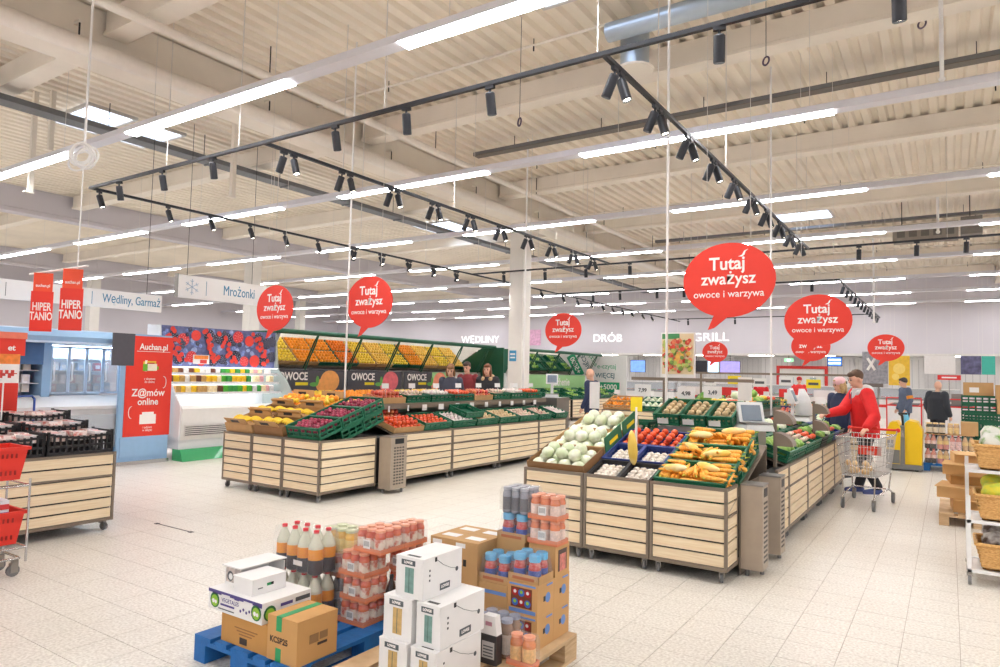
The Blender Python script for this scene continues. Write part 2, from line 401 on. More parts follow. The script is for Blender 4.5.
# ---- pipes, tray, ducts under the roof
PIPE = mat('cream_pipe', (240, 232, 222), 0.45, 0.1, var=0.03)
p = thing('drain_pipe', 'thick cream pipe hung along the nearest main roof beam', 'pipe', (-9.79, 0, 5.97), 0)
MB().tube((0, WY0 + 1, 0), (0, 34, 0), .12, PIPE, 14).build('pipe_run', p)
for i in range(10):
    y = 1.2 + 3.1 * i
    MB().box(-.125, .02, y - .02, y + .02, .3, .34, PIPE).tube((0, y, .12), (0, y, .32), .012, DARK, 6).build('pipe_hanger', p)
p = thing('sprinkler_main', 'slim cream pipe running beside the thick roof pipe', 'pipe', (-8.76, 0, 6.16), 0)
MB().tube((0, WY0 + 1, 0), (0, 34, 0), .066, PIPE, 12).build('pipe_run', p)
for i in range(9): MB().tube((0, 2.5 + 4.1 * i, .06), (0, 2.5 + 4.1 * i, .49), .01, DARK, 5).build('pipe_hanger', p)
for k in range(7):
    y = 3.4 + 5.06 * k
    p = thing('sprinkler_branch', 'thin cream sprinkler pipe crossing under the roof sheets, %s from the camera' % ORD[k], 'pipe', (0, y, 6.53), 0, 'thin sprinkler pipes')
    MB().tube((-9.8, 0, 0), (1.5, 0, 0), .02, PIPE, 6).build('pipe_run', p)
    for i in range(4): MB().tube((-8 + 2.9 * i, 0, .02), (-8 + 2.9 * i, 0, .1), .008, DARK, 4).tube((-8 + 2.9 * i, 0, 0), (-8 + 2.9 * i, 0, -.09), .012, DARK, 5).build('sprinkler_head', p)
TRAYM = mat('galvanised_tray', (118, 120, 124), 0.5, 0.5)
for (x0, x1, y0, y1, z, lab) in ((-13.4, -13.05, 2, 34, 6.0, 'grey perforated cable tray left of the main roof beam'),):
    p = thing('cable_tray', lab, 'cable tray', (0, 0, z))
    MB().box(x0, x1, y0, y1, 0, .01, TRAYM).box(x0, x0 + .012, y0, y1, .01, .1, TRAYM).box(x1 - .012, x1, y0, y1, .01, .1, TRAYM).build('tray', p)
    for i in range(16): MB().box(x0 + .02, x1 - .02, y0 + 2 * i + .5, y0 + 2 * i + .54, -.03, -.001, TRAYM).tube((x0 + .01, y0 + 2 * i + .5, 0), (x0 + .01, y0 + 2 * i + .5, ZD - z - .004), .008, DARK, 4).build('tray_hanger', p)
for (y, x0, x1, z, lab) in ((11.9, -8.6, 1.5, 6.35, 'dark cable tray under the roof, crossing at the top right'), (22.9, -8.6, 1.5, 6.35, 'dark cable tray under the roof, farther cross run')):
    p = thing('cable_tray', lab, 'cable tray', (0, y, z))
    MB().box(x0, x1, -.1, .1, 0, .01, mat('brown_grey_tray', (112, 105, 96), .55, .3)).box(x0, x1, -.1, -.09, .01, .08, TRAYM).box(x0, x1, .09, .1, .01, .08, TRAYM).build('tray', p)
    for i in range(5): MB().tube((x0 + 1 + 2 * i, 0, 0), (x0 + 1 + 2 * i, 0, ZD - z - .004), .008, DARK, 4).build('tray_hanger', p)
DUCT = mat('blue_grey_duct', (176, 188, 200), 0.35, 0.6, var=0.03)
p = thing('ventilation_duct', 'round blue-grey metal duct with a dropping end under the roof', 'duct', (0, 0, 0))
MB().tube((-3.85, 8.35, 6.34), (-1.3, 8.35, 6.34), .13, DUCT, 16).build('duct_run', p)
MB().tube((-3.62, 8.75, 6.45), (-3.62, 8.75, 5.95), .2, DUCT, 18).build('duct_drop', p)
MB().lathe([(.26, 0), (.27, .03), (.2, .05)], CREAM, 16, (-3.62, 8.75, 5.9)).build('outlet_plate', p)
p = thing('air_heater', 'long grey air handling unit hanging at the far right under the roof', 'air unit', (-.2, 20.9, 5.35))
MB().box(-1.0, .45, -.3, .3, 0, .42, mat('unit_grey', (150, 142, 132), .6)).build('housing', p)
MB().box(.5, .95, -.3, .3, .05, .5, mat('unit_grey2', (128, 122, 116), .6)).build('fan_box', p)
for i in range(5): MB().box(-.9 + .27 * i, -.72 + .27 * i, -.315, -.302, .08, .34, mat('unit_grille', (110, 105, 100), .6)).build('grille', p)
for x in (-.8, .7): MB().tube((x, 0, .42), (x, 0, 1.3), .012, DARK, 5).build('hanger', p)
# ---- skylights: daylight domes let into the deck
SKY = mat('daylight_dome', (214, 230, 255), 0.3, var=0, emit=3.2)
FRAME = mat('skylight_frame', (210, 206, 202), 0.5)
for i, (x0, x1, y0, y1, lab) in enumerate(((-15.3, -13.75, 6.3, 7.15, 'bright rooflight at the upper left, nearer of two'), (-15.3, -13.75, 7.5, 8.2, 'bright rooflight at the upper left, farther of two'), (-4.5, -3.0, 6.6, 7.75, 'rooflight cut off by the top edge of the picture'), (-4.4, -2.9, 21.6, 22.7, 'rooflight at the right above the far cross track'), (-15.3, -13.75, 17.6, 19.6, 'small bright rooflight left of the square column'))):
    p = thing('skylight', lab, 'rooflight', ((x0 + x1) / 2, (y0 + y1) / 2, ZD - .02)); a, b = (x1 - x0) / 2, (y1 - y0) / 2
    MB().box(-a, a, -b, b, -.012, .01, SKY).build('dome', p)
    MB().box(-a - .06, a + .06, -b - .06, -b, -.04, .02, FRAME).box(-a - .06, a + .06, b, b + .06, -.04, .02, FRAME).box(-a - .06, -a, -b, b, -.04, .02, FRAME).box(a, a + .06, -b, b, -.04, .02, FRAME).build('frame', p)
    for j in range(1, 4): MB().box(-a + 2 * a * j / 4 - .008, -a + 2 * a * j / 4 + .008, -b, b, -.03, -.013, FRAME).build('bar', p)
# ---- cable poles and hanging cords
POLE = mat('white_cable_pole', (244, 242, 240), 0.4, var=0.01)
def pole(x, y, z0, z1, r, lab): tag(MB().tube((0, 0, 0), (0, 0, z1 - z0), r, POLE, 8).build('cable_pole', loc=(x, y, z0)), lab, 'cable pole', 'white cable poles')
c = MB(); random.seed(3)
for k in range(7):
    rr = random.uniform(.10, .15); ox, oz = random.uniform(-.05, .05), random.uniform(-.05, .05); tl = random.uniform(-.6, .6)
    pts = [Vector((ox + rr * math.cos(a), rr * math.sin(a) * math.sin(tl), oz + rr * math.sin(a))) for a in [2 * PI * i / 16 for i in range(17)]]
    c.path(pts, .012, POLE, 5)
cc = thing('cable_coil', 'coiled white cable hanging from the roof on a cord at the upper left', 'cable', at(84, 157, 8.0), .58)
c.build('coil', cc); MB().tube((0, 0, .1), (0, 0, ZD - .01 - at(84, 157, 8.0).z), .014, POLE, 6).build('cord', cc)
MB().tube((0, 0, -.1), (0, 0, at(68, 272, 8.0).z + .02 - at(84, 157, 8.0).z), .008, POLE, 5).build('tail', cc)
for k, (px_, py_) in enumerate(((50, 150), (232, 197), (30, 192))):
    q = at(px_, py_, 12.5); tag(MB().box(-.04, .04, -.04, .04, 0, ZD - .004 - q.z, CREAM).box(-.05, .05, -.1, .05, -.02, 0, CREAM).build('hanger_post', None, q), 'cream hanger post dropping from the roof at the upper left, %s from the left edge' % ORD[[1, 2, 0][k]], 'post', 'roof hanger posts')
# ================================================================== PRODUCE ISLANDS
SLATW = speckle('pale_wood_slat', (234, 211, 174), (247, 230, 199), 3.0, 0.55, 0.35, 0.7, (1.2, 1.2, 22), rnd=0.05)
STEELP = mat('brushed_panel', (150, 148, 146), 0.35, 0.75, var=0.04, scale=4)
GREENC = mat('green_crate_plastic', (22, 104, 74), 0.45, var=0.06, scale=30)
BLUEC = mat('blue_crate_plastic', (40, 62, 130), 0.45, var=0.06)
BLACKC = mat('black_crate_plastic', (38, 38, 42), 0.45, var=0.06)
CARD = mat('cardboard', (196, 156, 106), 0.8, var=0.06, scale=8)
CARDD = mat('cardboard_brown', (150, 112, 74), 0.8, var=0.06, scale=8)
CARDG = mat('printed_green_card', (52, 120, 84), 0.7, var=0.05)
casterm = MB().lathe([(.035, -.014), (.04, -.01), (.04, .01), (.035, .014)], RUBBER, 10)
cv = [(v[2], v[1], v[0]) for v in casterm.v]; casterm.v = [(a, b, c + .04) for a, b, c in cv]
casterm.box(-.02, .02, -.01, .045, .07, .1, GREYM).box(-.022, -.017, -.01, .02, .035, .09, GREYM).box(.017, .022, -.01, .02, .035, .09, GREYM)
CASTER = casterm.mesh('caster')
SLOPE = math.radians(17.5)
SLATS = {}
def slat_me(L, h):
    k = (round(L, 3), round(h, 3))
    if k not in SLATS: SLATS[k] = MB().box(0, L, 0, .016, 0, h, SLATW).mesh('slat')
    return SLATS[k]
def stand(lab, loc, rz, w, d, side_r=0.0, sloped=True, top=.76, drop=0.0):
    """produce display unit; local front face at y=0 looking -y, x 0..w, depth +y"""
    r = thing('produce_stand', lab, 'produce stand', loc, rz, 'slatted produce stands')
    z0 = .1; p = .026; H = top - z0; mid = z0 + H * .645
    MB().box(.002, p, 0, p, z0, top, TAUPE).box(w - p, w - .002, 0, p, z0, top, TAUPE).box(p, w - p, 0, p, top - .026, top, TAUPE).box(p, w - p, 0, p, z0, z0 + .03, TAUPE).box(p, w - p, -.004, p, mid, mid + .016, TAUPE).build('frame', r)
    def panel(rot, ox, oy, L):
        lowh = (mid - z0 - .03 - .015 * 4) / 4; uph = (top - .026 - mid - .016 - .018) / 2
        zs = [z0 + .034 + k * (lowh + .015) for k in range(4)]
        for k in range(6):
            z, h = (zs[k], lowh) if k < 4 else (mid + .018 + (k - 4) * (uph + .015), uph)
            inst('slat', slat_me(L, h), r, (ox, oy, z), (0, 0, rot))
    panel(0, p + .004, .006, w - 2 * p - .008)
    if side_r:
        panel(PI / 2, w - .006, p + .02, side_r - 2 * p - .02)
        MB().box(w - p, w - .002, side_r - p, side_r, z0, top, TAUPE).box(w - p, w - .002, p, side_r - p, z0, z0 + .03, TAUPE).box(w - p, w - .002, p, side_r - p, top - .026, top, TAUPE).box(w - p, w + .003, p, side_r - p, mid, mid + .016, TAUPE).build('side_frame', r)
    body = MB().box(.004, w - .03, .03, d, z0 + .02, top - .03 - drop, DARK)
    body.build('body', r)
    if sloped:
        s = math.sin(SLOPE) * d
        MB().prism([(.03, top - .026 - drop), (d, top + s - .026 - drop), (d, top + s - .012 - drop), (.03, top - .012 - drop)], w - .012, 'x', .006, TAUPE).box(.01, w - .01, d - .02, d, top - .03 - drop, top + s - .026 - drop, TAUPE).build('sloping_shelf', r)
    for (x, y) in ((.06, .06), (w - .06, .06), (.06, d - .08), (w - .06, d - .08)): inst('caster', CASTER, r, (x, y, 0), (0, 0, random.uniform(-.6, .6)))
    return r
def frame_of(loc, rz): return Matrix.Translation(loc) @ Matrix.Rotation(rz, 4, 'Z')
CRATES = {}
def crate_mesh(w, d, h, mt, nx=5, ny=3, solid=False, lip=0.0):
    k = (w, d, h, mt.name, solid)
    if k in CRATES: return CRATES[k]
    t = .012; m = MB().box(0, w, 0, d, 0, .012, mt)
    def wall(f, L, n):
        if solid:
            f(0, L, .012, h); return
        f(0, L, .012, .035); f(0, L, h - .03, h); f(0, L, h * .5 - .008, h * .5 + .008)
        for i in range(n + 1):
            x = i * (L - .02) / n; f(x, x + .02, .03, h - .02)
    wall(lambda a, b, z0, z1: m.box(a, b, 0, t, z0, z1, mt), w, nx); wall(lambda a, b, z0, z1: m.box(a, b, d - t, d, z0, z1, mt), w, nx)
    wall(lambda a, b, z0, z1: m.box(0, t, a, b, z0, z1, mt), d, ny); wall(lambda a, b, z0, z1: m.box(w - t, w, a, b, z0, z1, mt), d, ny)
    m.box(-.006, w + .006, -.006, t, h, h + .008, mt).box(-.006, w + .006, d - t, d + .006, h, h + .008, mt).box(-.006, t, 0, d, h, h + .008, mt).box(w - t, w + .006, 0, d, h, h + .008, mt)
    CRATES[k] = m.mesh('produce_crate'); return CRATES[k]
def put_crate(T, x, s, lab, w=.6, d=.37, h=.13, mt=None, tilt=SLOPE, solid=False, z=.0, name='produce_crate', group='green produce crates', cat='crate'):
    """T: stand frame; x along the front, s along the slope; returns the crate's matrix"""
    p = T @ Vector((x, .035 + s * math.cos(tilt), .763 + z + s * math.sin(tilt)))
    rz = T.to_euler().z
    o = inst(name, crate_mesh(w, d, h, mt or GREENC, solid=solid), None, p, (tilt, 0, rz)); tag(o, lab, cat, group)
    return Matrix.Translation(p) @ Matrix.Rotation(rz, 4, 'Z') @ Matrix.Rotation(tilt, 4, 'X')
def fill(M, w, d, z0, meshes, r, n, name, lab, cat, group, layers=1, jitter=.06, rot='any', dz=None, cover=1.0, gap=2.12):
    """lay n things of radius r in a slightly jittered grid over a crate's floor plan; the label tells layer, row and place"""
    out = []
    nx = max(1, int((w - .03) / (gap * r))); ny = max(1, int((d - .03) / (gap * r))); cells = []
    for L in range(layers):
        for j in range(ny - (L % 2)):
            for i in range(nx - (L % 2)):
                cells.append((.015 + (i + .5 + .5 * (L % 2)) * (w - .03) / nx, .015 + (j + .5 + .5 * (L % 2)) * (d - .03) / ny, z0 + r + L * (dz or r * 1.5), L, j, i))
    random.shuffle(cells)
    if n: cells = sorted(cells, key=lambda c: -c[3])[:n]
    for (x, y, z, L, j, i) in cells:
        if random.random() > cover: continue
        v = M @ Vector((x + random.uniform(-1, 1) * r * jitter, y + random.uniform(-1, 1) * r * jitter, z + random.uniform(-.05, .05) * r))
        e = (random.uniform(-.5, .5), random.uniform(-.5, .5), random.uniform(0, 6.3)) if rot == 'any' else rot()
        o = inst(name, random.choice(meshes), None, v, e, random.uniform(.92, 1.02))
        tag(o, lab + (', %s row, %s from left' % (ORD[j], ORD[i])) + ('' if layers == 1 else [', below', ', on top', ', topmost'][min(L, 2)]), cat, group); out.append(o)
    return out
# ---- produce meshes
random.seed(11)
CABM = speckle('cabbage_leaf', (212, 226, 184), (246, 247, 232), 9, 0.5, 0.35, 0.65, rnd=0.10)
CAB = [MB().ball((0, 0, 0), .066, CABM, 12, 9, (1, 1, .88), .04).mesh('cabbage') for _ in range(3)]
MUSHM = mat('mushroom_cap', (238, 228, 216), 0.6, var=0.05)
MUSH = [MB().ball((0, 0, 0), .027, MUSHM, 8, 5, (1, 1, .75)).tube((0, 0, -.03), (0, 0, -.01), .011, MUSHM, 6).mesh('mushroom')]
TOMM = speckle('tomato_red', (222, 62, 36), (240, 110, 50), 6, 0.3, 0.3, 0.75, rnd=0.12, coat=.3)
TOM = [MB().ball((0, 0, 0), .036, TOMM, 10, 7, (1, 1, .88)).mesh('tomato')]
ORAM = speckle('orange_peel', (246, 140, 20), (252, 170, 50), 20, 0.45, 0.3, 0.7, rnd=0.12)
ORA = [MB().ball((0, 0, 0), .042, ORAM, 8, 6).mesh('orange')]
LEMM = speckle('lemon_peel', (248, 206, 40), (252, 226, 90), 20, 0.45, 0.3, 0.7, rnd=0.1)
LEM = [MB().ball((0, 0, 0), .042, LEMM, 8, 6, (1, .85, .85)).mesh('lemon')]
APPM = speckle('apple_skin', (196, 62, 60), (226, 150, 90), 4, 0.35, 0.4, 0.7, rnd=0.15)
APP = [MB().ball((0, 0, 0), .038, APPM, 8, 6, (1, 1, .92)).mesh('apple')]
PLUMM = speckle('radish_purple', (136, 34, 66), (186, 70, 96), 6, 0.4, 0.3, 0.7, rnd=0.15)
PLUM = [MB().ball((0, 0, 0), .03, PLUMM, 8, 6).mesh('red_onion')]
PALEM = speckle('pale_root', (236, 222, 200), (222, 160, 150), 6, 0.5, 0.4, 0.7, rnd=0.08)
PALE = [MB().ball((0, 0, 0), .032, PALEM, 8, 6, (1, .9, .9)).mesh('pale_vegetable')]
POTM = speckle('potato_skin', (200, 172, 128), (222, 200, 160), 10, 0.6, 0.35, 0.65, rnd=0.1)
POT = [MB().ball((0, 0, 0), .036, POTM, 8, 6, (1.1, .9, .85), .05).mesh('potato')]
GARM = speckle('garlic_skin', (240, 232, 224), (224, 196, 200), 8, 0.5, 0.4, 0.7, rnd=0.05)
GARL = [MB().ball((0, 0, 0), .034, GARM, 8, 6, (1, 1, .9)).tube((0, 0, .025), (0, 0, .05), .008, GARM, 5, .004).mesh('garlic_bulb')]
ROOTS = {'potato': POT, 'garlic_bulb': GARL, 'turnip': PALE}
LETM = speckle('lettuce_leaf', (96, 160, 52), (176, 208, 110), 8, 0.5, 0.35, 0.65, rnd=0.15)
LET = [MB().ball((0, 0, 0), .075, LETM, 10, 7, (1, 1, .8), .2).mesh('lettuce_head')]
CARM = speckle('carrot_orange', (246, 162, 46), (253, 200, 96), 14, 0.45, 0.35, 0.7, (1, 6, 1), rnd=0.1)
CARL = mat('carrot_top', (190, 196, 70), 0.6)
def carrot():
    m = MB(); pr = [(.006, -.12), (.014, -.09), (.02, -.02), (.024, .06), (.021, .085), (.008, .092)]
    m.lathe(pr, CARM, 8)
    m.tube((0, 0, .085), (.008, .005, .13), .007, CARL, 5, .004)
    m.v = [(x, -z, y) for x, y, z in m.v]; return m.mesh('carrot')
CARR = [carrot()]
CORM = speckle('corn_husk', (250, 214, 100), (250, 236, 190), 5, 0.5, 0.4, 0.65, rnd=0.06)
def corn():
    m = MB().lathe([(.004, -.11), (.018, -.09), (.03, -.03), (.031, .03), (.022, .08), (.008, .105)], CORM, 8)
    m.v = [(x, -z, y) for x, y, z in m.v]; return m.mesh('corn_cob')
CORN = [corn()]
BANM = speckle('banana_skin', (250, 204, 30), (252, 220, 70), 8, 0.4, 0.3, 0.7, rnd=0.06)
def banana():
    m = MB(); P = [Vector((.11 * math.sin(a), 0, .11 * math.cos(a) - .11)) for a in [(-.85 + 1.7 * i / 6) for i in range(7)]]
    R = [.006, .015, .018, .019, .018, .015, .006]
    for i in range(6): m.tube(P[i], P[i + 1], R[i], BANM, 7, R[i + 1], cap=i in (0, 5))
    return m.mesh('banana')
BANME = banana()
def banana_bunch(v, e, lab, n=4, group='banana bunches'):
    r = thing('banana_bunch', lab, 'bananas', v, 0, group); r.rotation_euler = e
    for k in range(n): inst('banana', BANME, r, (0, (k - (n - 1) / 2) * .034, .012), ((k - (n - 1) / 2) * .16, 0, 0))
    return r
def carton(w, d, h, mt, t=.006, handle=False):
    k = (w, d, h, mt.name, 'ct')
    if k not in CRATES:
        m = MB().box(0, w, 0, d, 0, t, mt).box(0, w, 0, t, t, h, mt).box(0, w, d - t, d, t, h, mt).box(0, t, t, d - t, t, h, mt).box(w - t, w, t, d - t, t, h, mt)
        CRATES[k] = m.mesh('open_carton')
    return CRATES[k]
def put_carton(T, x, s, lab, w, d, h, mt, tilt=SLOPE, z=0.0, group='open cartons'):
    p = T @ Vector((x, .035 + s * math.cos(tilt), .763 + z + s * math.sin(tilt))); rz = T.to_euler().z
    o = inst('open_carton', carton(w, d, h, mt), None, p, (tilt, 0, rz)); tag(o, lab, 'carton', group)
    if group == 'banana cartons':
        fme = MB().box(0, w * .8, 0, .006, 0, .1, CARD).box(w * .2, w * .5, -.001, 0, .02, .07, BLACK).mesh('flap')
        inst('flap', fme, o, (w * .1, .01, h), (.5, 0, 0)); inst('flap', fme, o, (w * .1, d - .02, h), (-.35, 0, 0))
    return Matrix.Translation(p) @ Matrix.Rotation(rz, 4, 'Z') @ Matrix.Rotation(tilt, 4, 'X')
# price cards on the goods
CARDME = MB().box(-.035, .035, -.001, .001, 0, .05, PAPER).tube((0, 0, -.08), (0, 0, 0), .003, CHROME, 4).mesh('price_card')
def price_card(p, rz, lab, sc=1.0): tag(inst('price_card', CARDME, None, p, (-.15, 0, rz), sc), lab, 'price card', 'small white price cards')
# perforated bag bin
def bin_(lab, x0, x1, y0, y1, holes='E'):
    r = thing('bag_bin', lab, 'bin', (x0, y0, 0), 0, 'taupe bag bins'); w, d = x1 - x0, y1 - y0
    MB().box(0, w, 0, d, .06, .75, mat('bin_taupe', (176, 162, 146), .45, .2, var=.05)).box(-.004, w + .004, -.004, d + .004, .75, .762, STEELP).build('body', r)
    m = MB()
    for j in range(13):
        for i in range(4): m.box(w, w + .002, d * (.2 + .17 * i), d * (.2 + .17 * i) + d * .1, .12 + .04 * j, .138 + .04 * j, BLACK)
    m.build('perforation', r)['kind'] = 'stuff'
    MB().box(w, w + .003, d * .25, d * .8, .66, .73, BLACK).build('slot', r)
    for a, b in ((.04, .05), (w - .04, d - .05)): MB().tube((a, b, 0), (a, b, .06), .018, RUBBER, 8).build('foot', r)

# ---------------------------------------------------------------- middle island, front units
MX = [-3.395, -2.765, -2.14]; MW = [.645, .655, .65]
fr = [stand('slatted produce stand under the cabbage cartons', (MX[0], 5.6, 0), 0, .627, 1.45, drop=.07),
      stand('slatted produce stand under the mushroom crates', (MX[1], 5.6, 0), 0, .622, 1.45, drop=.12),
      stand('slatted produce stand under the carrots, at the near corner of the middle island', (MX[2], 5.6, 0), 0, .65, 1.45, side_r=.34, drop=.19)]
T1, T2, T3 = [frame_of((x, 5.6, 0), 0) for x in MX]
wh = ['front', 'middle', 'rear']
for k in range(3):
    M = put_carton(T1, .012, .03 + .46 * k, '%s cardboard carton of cabbages on the middle island' % wh[k], .6, .44, .12, CARD if k else CARDD, z=-.07)
    fill(M, .6, .44, .006, CAB, .064, 0, 'cabbage', 'cabbage in the %s carton' % wh[k], 'cabbage', 'cabbages', layers=2, jitter=.12, dz=.085)
for k in range(2):     # printed green sides leaning against the cartons
    p = T1 @ Vector((.622, .5 + .42 * k, .88 + .13 * k)); o = MB().box(-.004, .004, 0, .4, 0, .17, CARDG).build('carton_flap', None, p); o.rotation_euler = (SLOPE, 0, 0)
    MB().box(.004, .0055, .1, .3, .06, .1, YELLOW).build('print', o); tag(o, 'green printed carton flap right of the cabbages, %s' % ['lower one', 'upper one'][k], 'carton flap')
for k in range(2):
    for j in range(2):
        if k == 0: M = put_crate(T2, .012 + .305 * j, .03, 'small black crate of mushrooms at the stand edge, %s' % ['left', 'right'][j], .295, .34, .1, BLACKC, group='black mushroom crates', z=-.12)
        else: M = put_crate(T2, .012 + .305 * j, .385, 'blue crate of mushrooms behind the black ones, %s' % ['left', 'right'][j], .295, .36, .11, BLUEC, group='blue mushroom crates', z=-.12)
        fill(M, .295, .34, .03, MUSH, .027, 42, 'mushroom', 'mushroom in the %s %s crate' % (['left', 'right'][j], ['black', 'blue'][k]), 'mushroom', 'white mushrooms in %s crates' % ['black', 'blue'][k], layers=2, dz=.02)
M = put_crate(T2, .012, .76, 'blue crate of red peppers behind the mushrooms', .595, .38, .11, BLUEC, group='blue mushroom crates', z=-.12)
fill(M, .6, .38, .05, TOM, .04, 55, 'red_pepper', 'red pepper behind the mushrooms', 'pepper', 'red peppers', layers=2)
def carrot_rot(): return (random.uniform(-.15, .15), random.uniform(-.3, .3), random.choice((random.gauss(2.2, .35), random.gauss(1.2, .4), random.gauss(4.6, .4))))
def carrot_rows(M, lab):
    # carrots side by side in two blocks per crate, layer over layer
    for L in range(4):
        for b in range(3):
            along = (b + L) % 2
            for q in range(4 if along else 7):
                if random.random() < .12: continue
                if along: p = Vector((.11 + .195 * b, .05 + .088 * q, .095 + .042 * L)); rz = PI / 2
                else: p = Vector((.035 + .195 * b + .028 * q, .17 + random.uniform(-.03, .03), .095 + .042 * L)); rz = 0
                rz += random.choice((0, PI)) + random.uniform(-.12, .12) * (4 if L == 3 else 1)
                o = inst('carrot', CARR[0], None, M @ p, (SLOPE if not along else 0, 0 if not along else 0, rz), random.uniform(.9, 1.05))
                tag(o, 'carrot in the %s green crate, %s layer, %s bundle, %s from left' % (lab, ['bottom', 'second', 'third', 'top'][L], ['left', 'centre', 'right'][b], ORD[q]), 'carrot', 'loose carrots')
for k in range(3):
    M = put_crate(T3, .02, .065 + .40 * k, '%s green crate of carrots at the corner of the middle island' % wh[k], .6, .39, .2, z=-.19)
    carrot_rows(M, wh[k])
    for q in range(2):
        v = M @ Vector((.15 + .26 * q, random.uniform(.1, .28), .25)); o = inst('corn_cob', CORN[0], None, v, carrot_rot(), 1.1); tag(o, 'pale yellow corn cob on the carrots in the %s crate, %s from left' % (wh[k], ORD[q]), 'corn', 'corn cobs on the carrots')
# corn cob hanging on a stick with a yellow card
r = thing('price_stick', 'white stick with a yellow price card among the mushrooms', 'price sign', (-2.42, 5.98, .86))
MB().tube((0, 0, 0), (0, 0, .5), .012, PAPER, 6).build('stick', r); MB().box(-.055, .055, -.004, .004, .46, .59, YELLOW).build('card', r)
tag(inst('corn_cob', CORN[0], None, (-2.42, 5.9, .99), (PI / 2 + .2, 0, 0), 1.5), 'yellow corn cob standing upright at the foot of the yellow card stick', 'corn')
bin_('taupe perforated bag bin nearest the corner of the middle island', -1.475, -1.30, 5.96, 6.17)
bin_('taupe perforated bag bin just behind another one on the middle island', -1.475, -1.29, 6.62, 6.82)
MB_ = MB().box(-1.489, -1.478, 5.96, 7.04, .0, .74, TAUPE); tag(MB_.build('end_panel'), 'taupe end panel behind the two bag bins of the middle island', 'panel')
# raised tier behind the front units: green crates tipped towards the front, scale, rail and posts
M_ = MB().box(0, 1.0, 0, .5, 0, 1.12, STEELP); t = thing('raised_tier', 'steel-sided raised tier behind the carrots', 'produce stand', (-2.62, 7.08, 0)); M_.build('body', t)
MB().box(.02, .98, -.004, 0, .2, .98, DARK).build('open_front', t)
for j, (x, lab) in enumerate(((-2.66, 'left'), (-2.39, 'middle'), (-2.12, 'right'))):
    p = Vector((x, 7.14 + .02 * j, 1.125)); o = inst('produce_crate', crate_mesh(.26, .48, .12, GREENC), None, p, (.32, 0, 0)); tag(o, '%s green crate tipped forward on the raised tier behind the carrots' % lab, 'crate', 'green produce crates')
    Mx = Matrix.Translation(p) @ Matrix.Rotation(.32, 4, 'X')
    fill(Mx, .26, .48, .03, POT, .036, 26, 'potato', 'potato in the %s tipped crate' % lab, 'potato', 'potatoes in tipped crates', layers=2)
    c = MB().box(0, .12, -.003, 0, 0, .06, PAPER).build('crate_label', o, (.02, -.003, .02))
for j in range(2):
    o = inst('produce_crate', crate_mesh(.35, .4, .14, GREENC), None, (-3.445 + .37 * j, 7.1, 1.003), (.0, 0, .0)); tag(o, 'empty-looking green crate above the %s, set high' % ['cabbages', 'peppers'][j], 'crate', 'green produce crates')
t = thing('raised_tier', 'low steel tier carrying green crates behind the cabbages', 'produce stand', (-3.45, 7.08, 0)); MB().box(0, .74, 0, .45, 0, 1.0, STEELP).build('body', t)
# east side units of the middle island
fruitE = ['leeks and salads', 'salads', 'cucumbers', 'peppers', 'cauliflower']
stand('narrow slatted front panel right behind the rear bag bin', (-1.40, 7.06, 0), PI / 2, .58, .15, sloped=False)
for k in range(4):
    y0 = 7.65 + 1.12 * k
    stand('slatted stand on the middle island side, %s from the bag bins' % ORD[k], (-1.40, y0, 0), PI / 2, 1.115, .9)
    T = frame_of((-1.40, y0, 0), PI / 2)
    for j in range(2):
        mt = [GREENC, BLUEC, GREENC, GREENC, BLACKC][(k * 2 + j * 3) % 5]
        for q in range(2):
            M = put_crate(T, .02 + .54 * j, .40 * q, '%s crate on the east side of the middle island, %s from the bins, %s row' % ({'green_crate_plastic': 'green', 'blue_crate_plastic': 'blue', 'black_crate_plastic': 'black'}[mt.name], ORD[2 * k + j], ['front', 'upper'][q]), .52, .38, .12, mt)
            kind = [(LET, .07, 'lettuce_head', 'lettuce'), (PALE, .04, 'turnip', 'turnip'), (LET, .07, 'lettuce_head', 'lettuce'), (TOM, .037, 'tomato', 'tomato'), (CAB, .064, 'cauliflower', 'cauliflower')][(k + 2 * j + q) % 5]
            fill(M, .52, .38, .03, kind[0], kind[1], 16 if kind[1] > .05 else 18, kind[2], '%s in %s east %s crate' % (kind[2].replace('_', ' '), ORD[2 * k + j], ['front', 'upper'][q]), kind[3], kind[3] + ' on the east side of the middle island', layers=1 if kind[1] > .05 else 2)
t = thing('centre_shelf', 'long taupe upper shelf down the middle of the middle island', 'shelf', (-2.75, 7.75, 0))
MB().box(0, .4, 0, 4.4, 1.14, 1.18, TAUPE).box(.08, .32, 0, 4.4, 0, 1.14, STEELP).build('shelf_board', t)
for k in range(9):
    p = Vector((-2.72, 7.85 + .48 * k, 1.182)); o = inst('produce_crate', crate_mesh(.36, .45, .12, GREENC), None, p, (0, 0, 0)); tag(o, 'green crate on the centre shelf of the middle island, %s from the front' % ORD[k], 'crate', 'green produce crates')
    kd = [(ORA, .042, 'orange'), (LET, .07, 'lettuce_head'), (LEM, .042, 'lemon'), (TOM, .036, 'tomato'), (CAB, .064, 'cabbage')][k % 5]
    fill(Matrix.Translation(p), .36, .45, .05, kd[0], kd[1], 20, kd[2], '%s in %s centre shelf crate' % (kd[2].replace('_', ' '), ORD[k]), kd[2].split('_')[0], kd[2] + ' on the centre shelf', layers=2)
